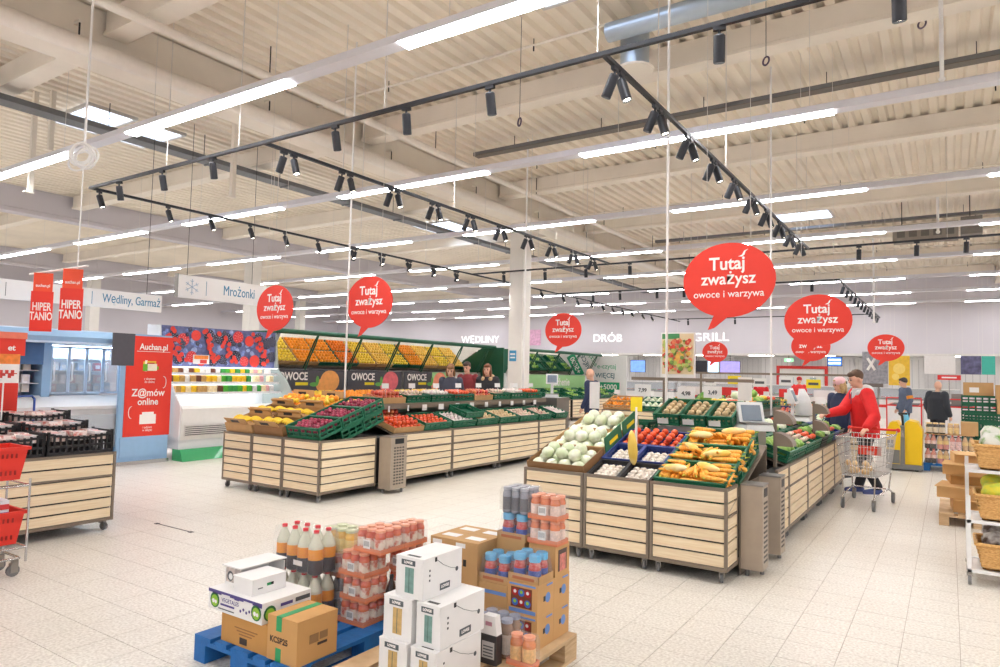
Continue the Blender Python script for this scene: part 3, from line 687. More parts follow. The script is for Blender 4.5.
# ---------------------------------------------------------------- left island
LX = [-8.40, -7.78, -7.15]; LW = [.615, .625, .69]
for k in range(3):
    stand('slatted produce stand at the front of the left island, %s' % ['leftmost, under banana cartons', 'middle, under banana cartons', 'rightmost, under green crates'][k], (LX[k], 5.82, 0), 0, LW[k], 1.3, side_r=1.0 if k == 2 else 0, sloped=k < 2)
TL = [frame_of((x, 5.82, 0), 0) for x in LX]
for k in range(3):
    M = put_crate(TL[2], .05, .40 * k, '%s green crate of red onions at the corner of the left island' % wh[k], .61, .385, .15)
    fill(M, .6, .38, .06, PLUM, .031, 0, 'red_onion', 'red onion in the %s green crate' % wh[k], 'onion', 'red onions', layers=2, cover=.75)
for k, (s_, z_) in enumerate(((.40, -.165), (.80, -.165))): put_crate(TL[2], .05, s_, 'empty green crate under the onion crates of the left island, %s' % ['below the middle one', 'below the rear one', 'lowest at the back'][k], .61, .385, .15, z=z_)
for c in range(2):
    for k in range(3):
        M = put_carton(TL[c], .02, .40 * k, '%s open banana carton in the %s column of the left island' % (wh[k], ['left', 'right'][c]), .57, .39, .12, CARDD if (k + c) % 2 else CARD, group='banana cartons')
        if k < 2:
            for q in range(3):
                v = M @ Vector((.11 + .175 * q, random.uniform(.17, .22), .125)); banana_bunch(v, (SLOPE, random.uniform(-.06, .06), random.uniform(-.12, .12) + PI / 2), 'banana bunch in the %s carton of the %s column, %s from left' % (wh[k], ['left', 'right'][c], ORD[q]))
        else: fill(M, .57, .39, .05, ORA + LEM, .042, 0, 'orange', 'orange in the rear %s banana carton' % ['left', 'right'][c], 'orange', 'oranges behind the bananas', layers=2)
bin_('taupe perforated bag bin beside the green crates of the left island', -6.43, -6.22, 6.84, 7.16)
for k in range(4):
    y0 = 7.22 + 1.345 * k; w = 1.34 if k < 3 else 1.1
    stand('long slatted stand on the left island side, %s from the bag bin' % ORD[k], (-6.5, y0, 0), PI / 2, w, .78)
    T = frame_of((-6.5, y0, 0), PI / 2)
    for j in range(2):
        if k == 0 and j == 0:
            M = put_carton(T, .02, 0, 'low carton of tomatoes nearest the bag bin on the left island', .64, .4, .08, CARD); fill(M, .64, .4, .02, TOM, .036, 0, 'tomato', 'tomato in the low carton', 'tomato', 'tomatoes on the left island', layers=2)
            M2 = put_carton(T, .02, .41, 'low carton of wrapped vegetables behind the tomatoes', .64, .33, .08, CARDD); fill(M2, .64, .33, .02, APP, .038, 0, 'apple', 'apple in the carton behind the tomatoes', 'apple', 'apples on the left island', layers=2)
        else:
            nm = ['turnip', 'garlic_bulb', 'potato'][(k + j) % 3]
            M = put_crate(T, .02 + .66 * j, 0, 'green crate on the lower east side of the left island, %s from the tomatoes' % ORD[2 * k + j - 1], .62 if k < 3 else .5, .42, .11)
            fill(M, .6 if k < 3 else .48, .4, .05, TOM if (k == 0) else ROOTS[nm], .042, 40, 'tomato' if k == 0 else nm, ('tomato in the first lower green crate' if k == 0 else '%s in %s lower green crate' % (nm.replace('_', ' '), ORD[2 * k + j - 1])), 'tomato' if k == 0 else 'vegetable', 'produce in left island side crates', layers=1)
# second stacked crate
o = inst('produce_crate', crate_mesh(.5, .38, .09, GREENC), None, (-6.55, 8.95, .90), (SLOPE, .0, PI / 2)); tag(o, 'green crate stacked on top of another under the upper shelf of the left island', 'crate', 'green produce crates')
t = thing('upper_shelf', 'long taupe upper shelf with price labels along the left island', 'shelf', (-7.85, 7.3, 0))
MB().box(0, .9, 0, 5.0, 1.07, 1.15, TAUPE).build('shelf_board', t)
tag(MB().box(-.15, .15, 0, 5.0, 0, 1.068, STEELP).build('shelf_support', None, (-7.47, 7.3, 0)), 'grey steel back panel carrying the upper shelf of the left island', 'panel')
for k in range(11): MB().box(.9, .904, .2 + .43 * k + random.uniform(-.06, .06), .29 + .43 * k, 1.03, 1.12, PAPER).build('price_tag', t)
for k in range(8):
    p = Vector((-6.98, 7.4 + .6 * k, 1.152)); mt = GREENC if k % 4 != 0 else CARD
    lab = 'tray on the upper shelf of the left island, %s from the near end' % ORD[k]
    if mt is GREENC: o = inst('produce_crate', crate_mesh(.57, .36, .11, GREENC), None, p, (.12, 0, PI / 2)); tag(o, 'green ' + lab, 'crate', 'green produce crates')
    else: o = inst('open_carton', carton(.57, .36, .09, CARD), None, p, (.12, 0, PI / 2)); tag(o, 'cardboard ' + lab, 'carton', 'open cartons')
    Mx = Matrix.Translation(p) @ Matrix.Rotation(PI / 2, 4, 'Z') @ Matrix.Rotation(.12, 4, 'X')
    kd = [(APP, .038, 'apple'), (PALE, .04, 'turnip'), (GARL, .036, 'garlic_bulb'), (TOM, .036, 'tomato')][k % 4]
    fill(Mx, .57, .36, .04, kd[0], kd[1], 40, kd[2], '%s in %s upper shelf tray' % (kd[2].replace('_', ' '), ORD[k]), kd[2].split('_')[0], kd[2] + ' on the upper shelf', layers=2)
    price_card(Vector((-6.97, 7.5 + .6 * k, 1.38)), PI / 2 - .6, 'white price card on a stem over the upper shelf, %s from the near end' % ORD[k], 1.5)
# ================================================================== FOREGROUND PALLETS
BLUEP = mat('blue_painted_wood', (26, 106, 178), 0.6, var=0.14, scale=14, bump=.2)
RAWP = speckle('raw_pallet_wood', (186, 152, 112), (222, 194, 154), 5, 0.75, 0.3, 0.7, (1, 1, 12))
def pallet(lab, x, y, mt, rz=0.0, w=.8, d=1.2):
    r = thing('pallet', lab, 'pallet', (x, y, 0), rz, 'wooden pallets')
    bw = [.145, .1, .145, .1, .145]; gaps = (w - sum(bw)) / 4; cx = 0
    for b in bw:
        MB().box(cx, cx + b, 0, d, .122, .144, mt).build('deck_board', r); cx += b + gaps
    for yy in (0, d / 2 - .0725, d - .145):
        MB().box(0, w, yy, yy + .145, .1, .122, mt).build('stringer_board', r)
        for xx in (0, w / 2 - .0725, w - .1): MB().box(xx, xx + (.145 if 0 < xx < w - .2 else .1), yy, yy + .145, .022, .1, mt).build('block', r)
    for xx, b in ((0, .1), (w / 2 - .0725, .145), (w - .1, .1)): MB().box(xx, xx + b, 0, d, 0, .022, mt).build('bottom_board', r)
    return r
pallet('bright blue pallet carrying the boxes and bottles in the foreground', -3.57, 2.35, BLUEP)
pallet('raw wood pallet under the white boxes in the foreground', -2.63, 2.45, RAWP)
PZ = .144
INK = mat('dark_print', (70, 58, 52), .7); INKG = mat('grey_print', (88, 92, 96), .7); GREENTAPE = mat('green_tape', (38, 160, 96), .4)
BROWNC = mat('brown_box', (206, 158, 98), .75, var=.05, scale=6); BROWND = mat('brown_box_dark', (198, 146, 80), .75, var=.05, scale=6)
WCARD = mat('white_carton', (240, 239, 238), .55, var=.02); PURPLE = mat('purple_print', (84, 72, 140), .6); LIME = mat('lime_print', (150, 200, 60), .6); DGREEN = mat('dark_green_print', (40, 110, 60), .6)
def cbox(name, lab, x0, x1, y0, y1, z0, z1, mt, cat='box', group=None):
    r = thing(name, lab, cat, (x0, y0, z0), 0, group); w, d, h = x1 - x0, y1 - y0, z1 - z0
    MB().box(0, w, 0, d, 0, h, mt).build('box_body', r)
    return r, w, d, h
def plate(name, r, x0, x1, z0, z1, mt, y=-.0015): return MB().box(x0, x1, y, y + .0012, z0, z1, mt).build(name, r)
def plate_e(name, r, w, y0, y1, z0, z1, mt): return MB().box(w + .0003, w + .0015, y0, y1, z0, z1, mt).build(name, r)
def disc(m, cx, cz, rad, mt, y=-.002, n=14, w=None):
    vs = [(cx + rad * math.cos(2 * PI * k / n), y, cz + rad * math.sin(2 * PI * k / n)) for k in range(n)]
    if w is not None: vs = [(w, a, c) for a, b, c in vs]
    return m.add(vs, [tuple(range(n))], mt)
# --- boxes on the blue pallet
r, w, d, h = cbox('carton_box', 'plain brown box under the purple-white box on the blue pallet', -3.38, -2.993, 2.385, 2.74, PZ, .299, BROWND)
for k in range(3): plate('print_line', r, w * (.3 + .05 * k), w * (.8 - .06 * k), h * (.6 - .1 * k), h * (.635 - .1 * k), mat('faint_brown_print', (150, 108, 62), .7))
plate('print', r, w * .42, w * .58, h * .1, h * .32, INK)
r, w, d, h = cbox('carton_box', 'white box with purple band and lime logos on the brown box', -3.49, -3.025, 2.372, 2.70, .2995, .41, WCARD)
m = MB()
for k in range(12): m.box(w * k / 12, w * (k + 1) / 12, -.002, -.0005, h - .012 - .012 * (1 + math.sin(k * 1.3)) * .5, h - .001, PURPLE)
m.build('purple_band', r)
for cx in (.06, w - .045):
    lg = MB(); disc(lg, cx, h * .5, .042, DGREEN); disc(lg, cx, h * .47, .031, LIME, -.003); disc(lg, cx - .01, h * .45, .012, WCARD, -.004); disc(lg, cx + .012, h * .43, .01, WCARD, -.0042); lg.build('round_logo', r)
text('lettering', 'VEGETALES', .03, PURPLE, r, (w * .42, -.0015, h * .6), FACE_S, ext=.0004); plate('print_line', r, w * .24, w * .5, h * .33, h * .42, PURPLE); plate('print_line', r, w * .2, w * .5, h * .13, h * .18, INKG)
lg = MB(); disc(lg, .05, h * .45, .04, DGREEN, w=w + .002); disc(lg, .05, h * .42, .03, LIME, w=w + .003); lg.build('round_logo', r)
plate_e('print', r, w, .12, .2, h * .6, h * .75, PURPLE); plate_e('print', r, w, .22, .32, h * .6, h * .8, INKG)
m = MB()
for k in range(5): disc(m, w * .62 + .025 * k, h * (.35 + .1 * (k % 2)), .008, PURPLE)
m.build('small_icons', r)
r, w, d, h = cbox('handle_box', 'small white box with a dark oval hand hole', -3.325, -3.16, 2.41, 2.632, .4102, .495, WCARD)
m = MB(); 
for k in range(3): m.box(w + .0005, w + .0015, d * .42 + .0, d * .62, h * .45 + .0, h * .62, BLACK)
m.build('hand_hole', r); plate_e('hole_lining', r, w + .0012, d * .42, d * .54, h * .45, h * .62, GREENTAPE); plate_e('print_line', r, w, d * .16, d * .3, h * .37, h * .43, INKG)
MB().box(-.004, w + .004, -.003, d + .003, h, h + .004, WCARD).build('lid', r)
r = thing('display_tray', 'flat white box with a raised lid and printed photo, left on the blue pallet', 'box', (-3.565, 2.47, .4102))
MB().box(.078, .225, 0, .3, 0, .014, WCARD).box(.078, .082, 0, .3, .014, .09, WCARD).box(.078, .225, .296, .3, .014, .09, WCARD).build('tray', r)
MB().box(.06, .23, -.01, .31, .1, .106, WCARD).build('lid', r)
MB().box(.09, .22, -.002, .0, .015, .095, mat('photo_print', (196, 184, 178), .5, var=.5, scale=30)).build('printed_front', r)
lg = MB(); disc(lg, .13, .05, .028, INKG, -.004); disc(lg, .135, .048, .018, WCARD, -.005); lg.build('ring_print', r)
r, w, d, h = cbox('parcel_box', 'brown parcel box with green tape across the top, marked KCSP25', -2.985, -2.755, 2.38, 2.65, PZ, .368, BROWNC)
MB().box(w * .30, w * .48, -.0015, d, h, h + .0015, GREENTAPE).box(w * .30, w * .48, -.0015, 0, h * .68, h + .0015, GREENTAPE).box(w * .30, w * .48, -.0015, 0, 0, h * .3, GREENTAPE).build('tape', r)
text('lettering', 'KCSP25', .042, INK, r, (w * .4, -.001, h * .47), FACE_S, bold=.001, ext=.0004)
plate_e('print', r, w, d * .3, d * .52, h * .42, h * .62, mat('faint_print', (150, 116, 78), .7)); plate_e('print', r, w, d * .5, d * .74, h * .33, h * .39, INK); plate_e('print', r, w, d * .55, d * .75, h * .45, h * .62, MATS['faint_print'])
# --- shrink-wrapped packs
FILM = mat('clear_film', (250, 250, 255), .12, var=0, alpha=.10)
TRAYO = mat('orange_card_tray', (222, 132, 92), .7); LIDO = mat('orange_lid', (240, 160, 120), .4)
SAUCE = speckle('tomato_sauce', (206, 74, 34), (236, 120, 50), 14, .25, .35, .7, coat=.6); LABW = speckle('jar_label', (240, 226, 210), (200, 90, 60), 26, .5, .45, .62)
JARP = {}
def jar_me(r, h, body, lab, n=10):
    k = ('j', r, h, body.name, lab.name)
    if k not in JARP: JARP[k] = MB().lathe([(r * .86, 0), (r, h * .06), (r, h * .12), (r, h * .62), (r, h * .72), (r * .8, h * .86), (r * .78, h * .9)], None, n, mts=[body, body, lab, body, body, body]).mesh('jar')
    return JARP[k]
def lid_me(r, h, mt, n=10):
    k = ('l', r, h, mt.name)
    if k not in JARP: JARP[k] = MB().lathe([(r * .9, h * .9), (r * .9, h * .99), (r * .82, h)], mt, n).mesh('lid')
    return JARP[k]
def jar_pack(lab, x0, y0, z0, nx, ny, r, h, body=None, labm=None, lidm=None, traym=None, trayh=.03, film=True, name='jar_pack', cat='jar pack', group='shrink-wrapped jar packs', rz=0.0, barcode=True):
    t = thing(name, lab, cat, (x0, y0, z0), rz, group); p = 2 * r + .002; w, d = nx * p + .006, ny * p + .006; b = .003 if traym else 0
    if traym: MB().box(0, w, 0, d, 0, b, traym).box(0, w, 0, .003, b, trayh, traym).box(0, w, d - .003, d, b, trayh, traym).box(0, .003, .003, d - .003, b, trayh, traym).box(w - .003, w, .003, d - .003, b, trayh, traym).build('tray', t)
    jm, lm = jar_me(r, h, body or SAUCE, labm or LABW), lid_me(r, h, lidm or LIDO)
    for i in range(nx):
        for j in range(ny):
            o = inst('jar', jm, t, (.003 + p * (i + .5), .003 + p * (j + .5), b), (0, 0, random.uniform(0, 6))); inst('lid', lm, o)
    if film:
        s = .012; MB().prism([(0 - .001, trayh * .5), (w + .001, trayh * .5), (w + .001, h * .86), (w - s, h + b + .003), (s, h + b + .003), (-.001, h * .86)], d + .002, 'y', -.001, FILM).build('film', t)
    if barcode:
        m = MB().box(w * .36, w * .62, -.0026, -.0014, h * .2, h * .58, PAPER)
        for q in range(6): m.box(w * (.39 + .035 * q), w * (.405 + .035 * q), -.003, -.0027, h * .3, h * .52, INKG)
        m.build('barcode_label', t)
    return t
for k in range(3):
    jar_pack('tray of red sauce jars, %s in the jar stack on the blue pallet' % ['bottom', 'second', 'third'][k], -3.085 + [.0, .012, -.004][k], 2.965, PZ + .1405 * k, 3, 3, .0335, .134, traym=TRAYO)
jar_pack('tray of red sauce jars topping the near jar stack', -3.0, 3.0, PZ + .1405 * 3, 3, 3, .0335, .134, traym=TRAYO)
for k in range(4):
    jar_pack('tray of red sauce jars, %s in the rear stack beside the white boxes' % ['bottom', 'second', 'third', 'top'][k], -2.93, 3.215, PZ + .1405 * k, 2, 3, .0335, .134, traym=TRAYO)
# bottles
GLASSJ = mat('clear_bottle', (214, 216, 196), .1, var=.02, coat=.5); ORLAB = mat('orange_bottle_label', (246, 160, 40), .5, var=.08); DKLAB = mat('dark_bottle_film', (62, 58, 62), .35, var=.2, scale=30); REDCAP = mat('red_cap', (220, 50, 60), .4); DKB = mat('dark_bottle', (34, 34, 38), .2, coat=.4); GRLAB = mat('grey_label', (176, 176, 180), .5, var=.2, scale=40)
def bottle_pack(lab, x0, y0, z0, nx, ny, r, h, m0, m1, m2, cap, group='bottle packs', name='bottle_pack', band=True):
    t = thing(name, lab, 'bottle pack', (x0, y0, z0), 0, group); p = 2 * r + .002
    k = ('b', r, h, m0.name, m1.name, m2.name)
    if k not in JARP: JARP[k] = MB().lathe([(r * .8, 0), (r, h * .04), (r, h * .34), (r, h * .36), (r, h * .58), (r * .97, h * .64), (r * .5, h * .84), (r * .32, h * .9), (r * .32, h * .94)], None, 10, mts=[m2, m2, m1, m1, m0, m0, m0, m0]).mesh('bottle')
    kc = ('bc', r, h, cap.name)
    if kc not in JARP: JARP[kc] = MB().lathe([(r * .36, h * .93), (r * .36, h * .99), (r * .3, h)], cap, 8).mesh('cap')
    for i in range(nx):
        for j in range(ny): o = inst('bottle', JARP[k], t, (p * (i + .5), p * (j + .5), 0)); inst('cap', JARP[kc], o)
    if band: MB().prism([(-.001, .004), (nx * p + .001, .004), (nx * p + .001, h * .62), (nx * p - .02, h * .97), (.02, h * .97), (-.001, h * .62)], ny * p + .002, 'y', -.001, FILM).build('film', t)
    return t
bp = bottle_pack('upper pack of clear bottles with red caps and orange labels', -3.568, 2.86, PZ + .262, 4, 2, .0475, .262, GLASSJ, ORLAB, DKLAB, REDCAP)
MB().box(.2, .28, -.004, -.003, .045, .075, SIGNWHITE).build('emblem', bp)
bottle_pack('lower pack of clear bottles with red caps, under the upper one', -3.568, 2.86, PZ, 4, 2, .0475, .26, GLASSJ, ORLAB, DKLAB, REDCAP)
bottle_pack('pack of dark bottles with grey labels behind the tape box', -3.34, 3.062, PZ, 3, 3, .036, .21, DKB, GRLAB, DKB, BLACK)
jar_pack('tray of orange sauce jars resting on the dark bottles', -3.34, 3.062, PZ + .212, 3, 3, .0335, .128, traym=TRAYO)
YEL = mat('yellow_preserve', (236, 190, 80), .25, var=.1, coat=.5); YLID = mat('pale_green_lid', (206, 214, 170), .4); YLAB = mat('yellow_label', (246, 226, 150), .5, var=.15, scale=30)
jar_pack('tall yellow preserve jars with pale green lids, topmost at the back of the blue pallet', -3.345, 3.062, PZ + .3535, 3, 2, .041, .15, YEL, YLAB, YLID, name='jar_pack', barcode=False)
bottle_pack('pair of dark purple-labelled bottles between the jar stacks', -2.853, 3.10, PZ, 1, 1, .036, .28, DKB, mat('violet_label', (120, 90, 150), .5), DKB, BLACK, band=False)
# --- white beverage boxes on the wood pallet
LOGO = mat('logo_plate', (84, 92, 98), .5); WINGREEN = mat('box_window_green', (120, 158, 150), .3, var=.2, scale=30); WINGOLD = mat('box_window_gold', (206, 172, 110), .3, var=.2, scale=30)
def bev_box(lab, x0, x1, y0, z0, z1, win, dep=.36):
    r, w, d, h = cbox('beverage_box', lab, x0, x1, y0, y0 + dep, z0, z1, WCARD, group='white beverage boxes')
    MB().prism([(0, 0), (w, 0), (w - .012, -.045), (.012, -.045)], .003, 'y', -.004, WCARD).build('flap', r, (0, 0, h))
    plate('window', r, w * .34, w * .66, h * .12, h * .74, win); MB().box(w * .485, w * .5, -.003, -.0016, h * .14, h * .72, mat('window_bar', (70, 100, 100), .4)).build('window_bar', r)
    plate('logo', r, w * .22, w * .72, h * .8, h * .93, LOGO, -.0055); text('lettering', 'LOVGE', h * .085, SIGNWHITE, r, (w * .47, -.0058, h * .865), FACE_S, bold=.0008, ext=.0003)
    plate_e('logo', r, w, d * .42, d * .68, h * .1, h * .27, LOGO); text('lettering', 'LOVGE', h * .1, SIGNWHITE, r, (w + .0017, d * .55, h * .185), FACE_E, bold=.0008, ext=.0003)
    MB().box(w * .3, w * .75, d * .06, d * .12, h, h + .001, BLACK).build('hand_hole', r)
    m = MB()
    for k in range(3): m.box(w + .0003, w + .0015, d * .14, d * .17, h * (.42 + .12 * k), h * (.47 + .12 * k), INKG)
    m.build('icons', r)
    MB().path([(w + .001, d * .3, h * .93), (w + .001, d * .5, h * .72), (w + .001, d * .7, h * .58), (w + .001, d * .85, h * .52)], .0012, INKG, 4).build('cord_print', r)
    m = MB().box(w, w + .0015, d * .28, d * .33, h * .86, h * .97, BLACK); disc(m, d * .86, h * .5, .012, INKG, w=w + .0012); m.build('corner_prints', r)
    return r
bev_box('lower left white beverage box with gold window, near the bottom edge', -2.365, -2.185, 2.56, PZ, .339, WINGOLD)
bev_box('middle left white beverage box with gold window', -2.36, -2.18, 2.58, .3395, .541, WINGOLD)
bev_box('lower right white beverage box, under the green-window box', -2.162, -2.005, 2.56, PZ, .339, WINGOLD)
bev_box('middle right white beverage box with green window', -2.157, -2.01, 2.59, .3395, .54, WINGREEN)
bev_box('top white beverage box with green window, crowning the white stack', -2.305, -2.13, 2.60, .5415, .738, WINGREEN, .31)
# --- brown cartons at the back left of the wood pallet
for k in range(2):
    for i in range(2):
        for j in range(2):
            x0, y0, z0 = -2.63 + .1735 * i, 3.27 + .18 * j, PZ + .258 * k
            r, w, d, h = cbox('carton_box', '%s brown carton of the block of eight, %s column, %s' % (['lower', 'upper'][k], ['left', 'right'][i], ['front', 'back'][j]), x0, x0 + .1725, y0, y0 + .1785, z0, z0 + .257, CARD, group='block of brown cartons')
            MB().box(w * .2, w * .85, d * .35, d * .75, h, h + .0008, PAPER).build('top_label', r)
            plate('print', r, w * .1, w * .5, h * .85, h * .95, PAPER); plate('hand_hole', r, w * .42, w * .55, h * .45, h * .6, BLACK)
            lg = MB(); disc(lg, w * .22, h * .5, .03, mat('pale_print', (222, 200, 176), .7)); lg.build('oval_print', r)
# --- chocolate-drink bottle cartons on the right of the wood pallet
NUT = mat('carton_tan', (210, 164, 108), .75, var=.05, scale=6); BLUEPR = mat('blue_print', (110, 150, 214), .6); DRED = mat('deep_red', (176, 30, 34), .4); CAPB = mat('sky_blue_cap', (110, 190, 236), .35); MBL = mat('mid_blue', (60, 110, 200), .5)
def print_panel(r, x0, x1, z0, z1):
    random.seed(int(z0 * 1000) + 5); m = MB().box(x0, x1, -.0015, -.0003, z0, z1, mat('brown_print', (120, 60, 40), .6)); m.build('printed_panel', r)
    for i in range(3):
        for j in range(2):
            cx, cz = x0 + (x1 - x0) * (.2 + .3 * i), z0 + (z1 - z0) * (.25 + .5 * j); q = MB(); disc(q, cx, cz, (x1 - x0) * .15, DRED if (i + j) % 2 else MBL, -.0022); disc(q, cx, cz + .004, (x1 - x0) * .07, PAPER if (i + j) % 2 else LIME, -.0028); q.build('jar_print', r)
for k in range(2):
    for j in range(2):
        y0, z0 = 3.285 + .186 * j, PZ + .174 * k
        r, w, d, h = cbox('drink_carton', '%s tan carton with jar pictures, %s, at the pallet corner' % (['lower', 'upper'][k], ['front', 'rear'][j]), -2.082, -1.888, y0, y0 + .185, z0, z0 + .1735, NUT, group='tan drink cartons')
        plate('blue_line', r, w * .06, w * .94, h * .9, h * .96, BLUEPR); plate('blue_line', r, w * .06, w * .94, h * .06, h * .18, BLUEPR)
        print_panel(r, w * .12, w * .82, h * .22, h * .84)
        q = MB(); disc(q, d * .62, h * .5, .028, BLUEPR, w=w + .0012); q.build('oval_print', r); plate_e('hand_hole', r, w, d * .36, d * .47, h * .42, h * .58, BLACK); plate_e('blue_line', r, w, d * .55, d * .9, h * .86, h * .92, BLUEPR)
r, w, d, h = cbox('drink_carton', 'tan carton with pink picture window on top of the drink cartons', -2.06, -1.885, 3.475, 3.645, .4925, .665, NUT, group='tan drink cartons')
plate_e('picture_window', r, w, d * .2, d * .8, h * .15, h * .85, mat('window_dark', (80, 60, 54), .5)); plate_e('picture', r, w + .001, d * .3, d * .72, h * .15, h * .7, mat('pink_print', (214, 130, 120), .5, var=.3, scale=40)); q = MB(); disc(q, w * .3, h * .5, .03, BLUEPR); q.build('oval_print', r)
REDB = speckle('red_drink', (196, 44, 40), (226, 150, 140), 22, .3, .45, .6, coat=.4)
def blue_cap_pack(lab, x0, y0, z0):
    t = thing('drink_pack', lab, 'bottle pack', (x0, y0, z0), 0, 'blue-capped drink packs'); w, d = .2, .165
    MB().box(0, w, 0, d, 0, .004, CARD).box(0, w, 0, .003, .004, .045, CARD).box(0, w, d - .003, d, .004, .045, CARD).box(0, .003, 0, d, .004, .045, CARD).box(w - .003, w, 0, d, .004, .045, CARD).build('tray', t)
    plate('print_line', t, w * .15, w * .85, .014, .03, mat('rust_print', (180, 110, 76), .7))
    k = 'bluecap'
    if k not in JARP:
        JARP[k] = MB().lathe([(.03, .0), (.036, .01), (.036, .07), (.03, .1), (.028, .115)], REDB, 10).mesh('bottle'); JARP[k + 'c'] = MB().lathe([(.034, .108), (.035, .112), (.035, .142), (.031, .148)], CAPB, 10).mesh('cap')
        JARP[k + 'l'] = MB().lathe([(.0362, .03), (.0366, .034), (.0366, .06), (.0362, .064)], mat('bottle_band', (60, 90, 180), .5, var=.3, scale=50), 10).mesh('label')
    for i in range(2):
        for j in range(2):
            o = inst('bottle', JARP[k], t, (.052 + .096 * i, .045 + .075 * j, .005)); inst('cap', JARP[k + 'c'], o); inst('label', JARP[k + 'l'], o)
    MB().prism([(0, .02), (w, .02), (w - .03, .153), (.03, .153)], d + .002, 'y', -.001, FILM).build('film', t)
blue_cap_pack('pack of red bottles with sky-blue caps at the carton corner, nearest', -2.083, 3.287, .4925)
blue_cap_pack('pack of red bottles with sky-blue caps beside the brown cartons', -2.2835, 3.29, .455)
tag(MB().box(0, .198, 0, .17, 0, .31, CARD).box(.01, .19, -.001, 0, .25, .27, BLUEPR).build('carton_box', None, (-2.2825, 3.285, PZ)), 'brown carton with a blue line under the left blue-capped pack', 'box')
blue_cap_pack('pack of red bottles with sky-blue caps, raised at the back under the grey cans', -2.275, 3.46, .6605)
tag(MB().box(0, .195, 0, .165, 0, .516, CARD).build('carton_box', None, (-2.28, 3.462, PZ)), 'brown carton under the raised blue-capped pack', 'box')
CANG = mat('grey_can_film', (150, 154, 164), .15, var=.1, scale=20, coat=.4)
jar_pack('grey shrink-wrapped can block on the topmost blue-capped pack', -2.265, 3.466, .8155, 3, 3, .029, .15, CANG, mat('dark_can_label', (90, 92, 100), .4), mat('grey_can_lid', (176, 180, 190), .3), name='can_pack', cat='can pack', barcode=False)
for k in range(2): jar_pack('tray of orange drink jars, %s of two over the pink-window carton' % ['lower', 'upper'][k], -2.07, 3.47, .6655 + .14 * k, 3, 2, .031, .133, body=mat('orange_drink', (226, 120, 60), .25, var=.15, coat=.5), labm=mat('white_red_label', (236, 210, 196), .5, var=.25, scale=60), traym=TRAYO)
jar_pack('grey-lidded coffee jars in film in front of the tan cartons', -2.17, 3.09, PZ, 3, 2, .036, .2, mat('coffee_glass', (150, 118, 92), .2, var=.2, coat=.5), mat('coffee_label', (214, 200, 186), .5, var=.2, scale=40), mat('grey_lid', (150, 158, 178), .4), barcode=False)
jar_pack('small tray of two orange jars at the pallet edge', -1.94, 3.06, PZ, 2, 1, .036, .15, mat('orange_glass', (232, 130, 50), .25, var=.2, coat=.5), mat('orange_white_label', (240, 190, 120), .5, var=.3, scale=50), LIDO, traym=TRAYO, barcode=False)
r = thing('coffee_bag', 'tall white and black printed bag standing in front of the jars', 'bag', (-2.06, 2.995, PZ))
m = MB(); m.box(0, .1, 0, .055, 0, .15, mat('black_bag', (60, 58, 60), .4, var=.1)); m.build('bag_body', r); MB().prism([(0, .15), (.1, .15), (.085, .245), (.015, .245)], .05, 'y', .002, PAPER).build('bag_top', r)
plate('label', r, .012, .088, .03, .115, mat('bag_label', (196, 194, 192), .5)); 
for k in range(4): plate('label_line', r, .02, .08, .04 + .016 * k, .046 + .016 * k, INKG, -.003)
MB().box(.03, .07, .0, .0018, .195, .215, mat('rose_print', (206, 150, 166), .6)).build('print_line', r)
# cardboard slip sheet / lid on boards behind
# ================================================================== LEFT SIDE: MEAT CABINET, BASKETS, FREEZERS, FRIDGE WALL
LBLUE = mat('light_blue_enamel', (150, 188, 224), .4, var=.03); LBLUE2 = mat('pale_blue_enamel', (196, 216, 236), .4, var=.03); DBLUE = mat('deep_blue_panel', (70, 110, 158), .4)
GLASS = mat('door_glass', (225, 238, 248), .06, var=0, alpha=.22); MEAT = speckle('meat_pack', (232, 214, 208), (206, 110, 96), 16, .3, .5, .64, rnd=.1, coat=.5)
INTW = mat('fridge_interior', (226, 228, 230), .5, var=.01); STRIP = mat('case_light', (250, 252, 255), .5, var=0, emit=1.3)
stand('long slatted cabinet under the black crates at the left edge', (-7.0, 1.45, 0), PI / 2, 2.2, 1.15, sloped=False, top=.775)
MEATP = [MB().prism([(-.1, 0), (.1, 0), (.085, .04), (-.085, .04)], .14, 'y', -.07, MEAT).mesh('meat_pack'), MB().box(-.09, .09, -.065, .065, 0, .03, mat('white_tray_pack', (236, 228, 226), .35, var=.15, scale=40, coat=.4)).box(-.05, .05, -.03, .03, .03, .032, mat('pink_label', (226, 150, 150), .5)).mesh('meat_pack')]
def black_crate():
    w, d, h = .6, .4, .215; m = MB().box(0, w, 0, d, 0, .012, BLACKC); t = .014
    for a in (0, w - t):
        m.box(a, a + t, 0, d, .19, .215, BLACKC).box(a, a + t, 0, d, .09, .11, BLACKC)
        for i in range(7): m.box(a, a + t, i * (d - .02) / 6, i * (d - .02) / 6 + .02, .012, .2, BLACKC)
    for b in (0, d - t):
        for i in range(12):
            u = i / 11; x = u * (w - .016); top = .175 + .04 * abs(2 * u - 1) ** 2
            m.box(x, x + .016, b, b + t, .012, top, BLACKC)
            if i < 11: m.box(x, x + w / 11, b, b + t, top - .03, top - .008, BLACKC)
        m.box(0, w, b, b + t, .075, .095, BLACKC).box(0, w, b, b + t, .012, .03, BLACKC)
    for a in (0, w - .022):
        for b in (0, d - .022): m.box(a, a + .022, b, b + .022, 0, .225, BLACKC)
    return m.mesh('black_crate')
BCR = black_crate()
